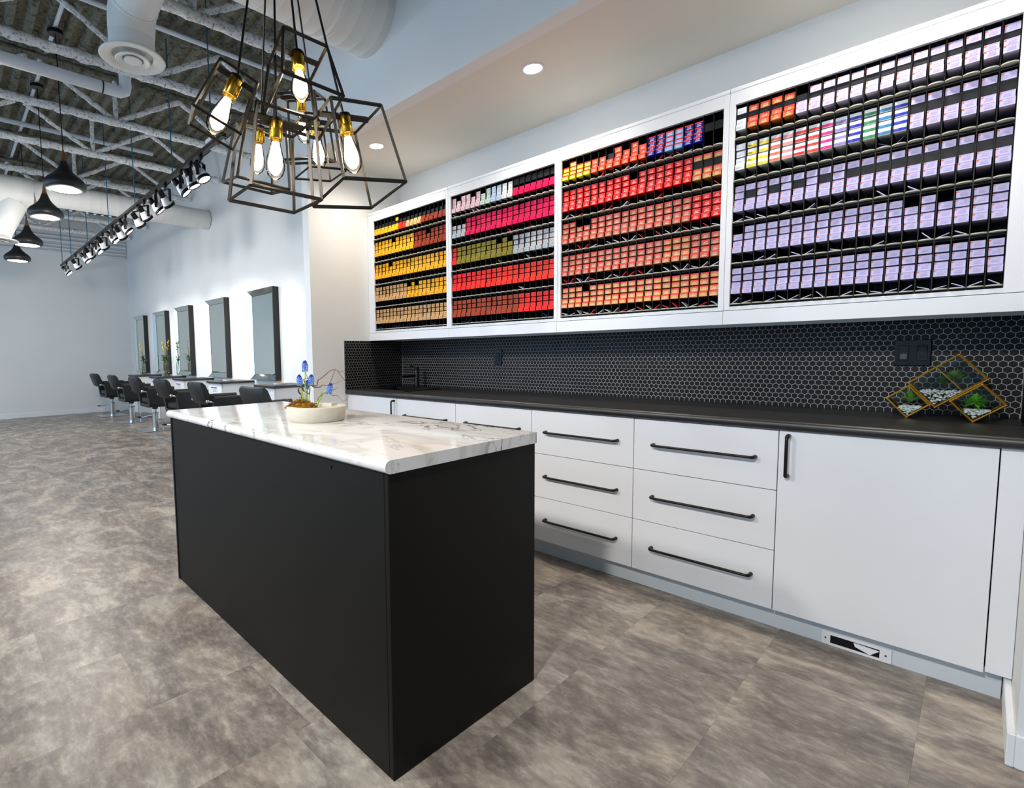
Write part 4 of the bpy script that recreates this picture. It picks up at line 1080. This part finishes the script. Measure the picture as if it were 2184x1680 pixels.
tw([zp(*p) for p in ((200, 1080), (140, 1040), (60, 1010))], .0012, .0007)
b.build('branch', twig_m, t, 80)

# ------------------------------------------------------------------ glass terrarium on the worktop
U2 = Vector((.766, 0, .643)); V2 = Vector((.643, 0, -.766)); YV = Vector((0, 1, 0))
te = thing('glass_terrarium', 'terrarium of three tilted brass-edged glass boxes at the right end of the worktop', 'terrarium')
BX = [(Vector((-.2655, 2.965, .9985)), .085, .0985, .10, 'left'), (Vector((-.203, 2.985, 1.0645)), .182, .127, .13, 'mid'), (Vector((-.0775, 2.930, .9985)), .107, .0985, .10, 'right')]
for (o_, lu, lv, ly, nm) in BX:
    c = [o_, o_+U2*lu, o_+U2*lu+V2*lv, o_+V2*lv]; d = [q+YV*ly for q in c]
    b = MB()
    for k in range(4):
        l = (k+1) % 4; b.bar(c[k], c[l], .0042); b.bar(d[k], d[l], .0035); b.bar(c[k], d[k], .0042)
    if nm == 'mid': b.bar(o_+U2*lu*.56, o_+U2*lu*.56+V2*lv, .003)
    fr_ = b.build('frame', brass_wire, te)
    faces = [(c[0], c[1], c[2], c[3]), (d[0], d[1], d[2], d[3])]+[(c[k], c[(k+1) % 4], d[(k+1) % 4], d[k]) for k in range(4)]
    for f in faces:
        nrm = (f[1]-f[0]).cross(f[3]-f[0]).normalized()*.0008
        MB().hull([q+nrm for q in f]+[q-nrm for q in f], [(0, 1, 2, 3), (7, 6, 5, 4), (0, 4, 5, 1), (1, 5, 6, 2), (2, 6, 7, 3), (3, 7, 4, 0)]).build('glass_pane', terr_glass, te)
rp = random.Random(33); b = MB()
for (o_, lu, lv, ly, nm) in BX:
    # pebbles fill the low corner (V end) to a level
    lowz = (o_+V2*lv).z; lev = lowz+(.044 if nm != 'mid' else .066); n = 0
    for _ in range(2600):
        s, t_ = rp.random(), rp.random(); q = o_+U2*lu*s+V2*lv*t_+YV*ly*rp.uniform(.08, .92)
        if q.z > lev or min(s, 1-s)*lu < .006 or min(t_, 1-t_)*lv < .006: continue
        if q.z < lev-.012 and abs(q.y-o_.y) > .03: continue
        R0 = rp.uniform(.0035, .0055); b.lathe([(0, -R0*.7), (R0*.9, -R0*.3), (R0, R0*.2), (0, R0*.7)], 7, tuple(q)); n += 1
        if n > 420: break
o = b.build('white_pebbles', pebble_m, None, 80); tag(o, 'small white pebbles filling the low corners of the glass terrarium', 'pebbles', None, 'stuff')
def leafy(name, label, base, n, L, spread, mat_, wid, curve=.3, seed=1):
    r = random.Random(seed); t = thing(name, label, 'succulent', tuple(base), group='succulents in the terrarium'); me = None
    for k in range(n):
        a = k*2.4+r.uniform(-.2, .2); el = 1.45-spread*(k/n); l_ = L*r.uniform(.75, 1.05)
        d = Vector((math.cos(a)*math.cos(el), math.sin(a)*math.cos(el)*.8, math.sin(el))); s = d.cross(Vector((0, 0, 1))).normalized()*wid; u = s.cross(d).normalized()*wid*.35
        p1 = d*l_*.55; p2 = d*l_+Vector((0, 0, -curve*l_*.3))
        MB().hull([s*.5, -s*.5, p1+s, p1-s, p2, p1-u*1.5, u*-.6], [(0, 2, 3, 1), (2, 4, 3), (1, 3, 5, 6), (3, 4, 5), (4, 2, 5), (2, 0, 6, 5)]).build('leaf', mat_, t)
leafy('aloe_plant', 'spiky pale green aloe in the left glass box of the terrarium', BX[0][0]+U2*.046+V2*.056+YV*.05, 26, .066, 1.15, leaf_m, .0050, seed=2)
leafy('agave_plant', 'rosette succulent with grey-green leaves in the large middle glass box', BX[1][0]+U2*.112+V2*.070+YV*.06, 40, .050, 1.30, M('sage_leaf', (.34, .46, .22), .5, noise=.2, nscale=60), .0085, seed=3)
leafy('fern_succulent', 'dark green spiky succulent left of the rosette in the middle box', BX[1][0]+U2*.074+V2*.062+YV*.07, 28, .040, 1.5, leaf_d, .004, seed=4)
leafy('sedum_plant', 'bushy bright green sedum in the right glass box of the terrarium', BX[2][0]+U2*.050+V2*.046+YV*.05, 60, .044, 2.0, M('sedum_leaf', (.34, .60, .10), .45, noise=.3, nscale=60), .0075, seed=5)
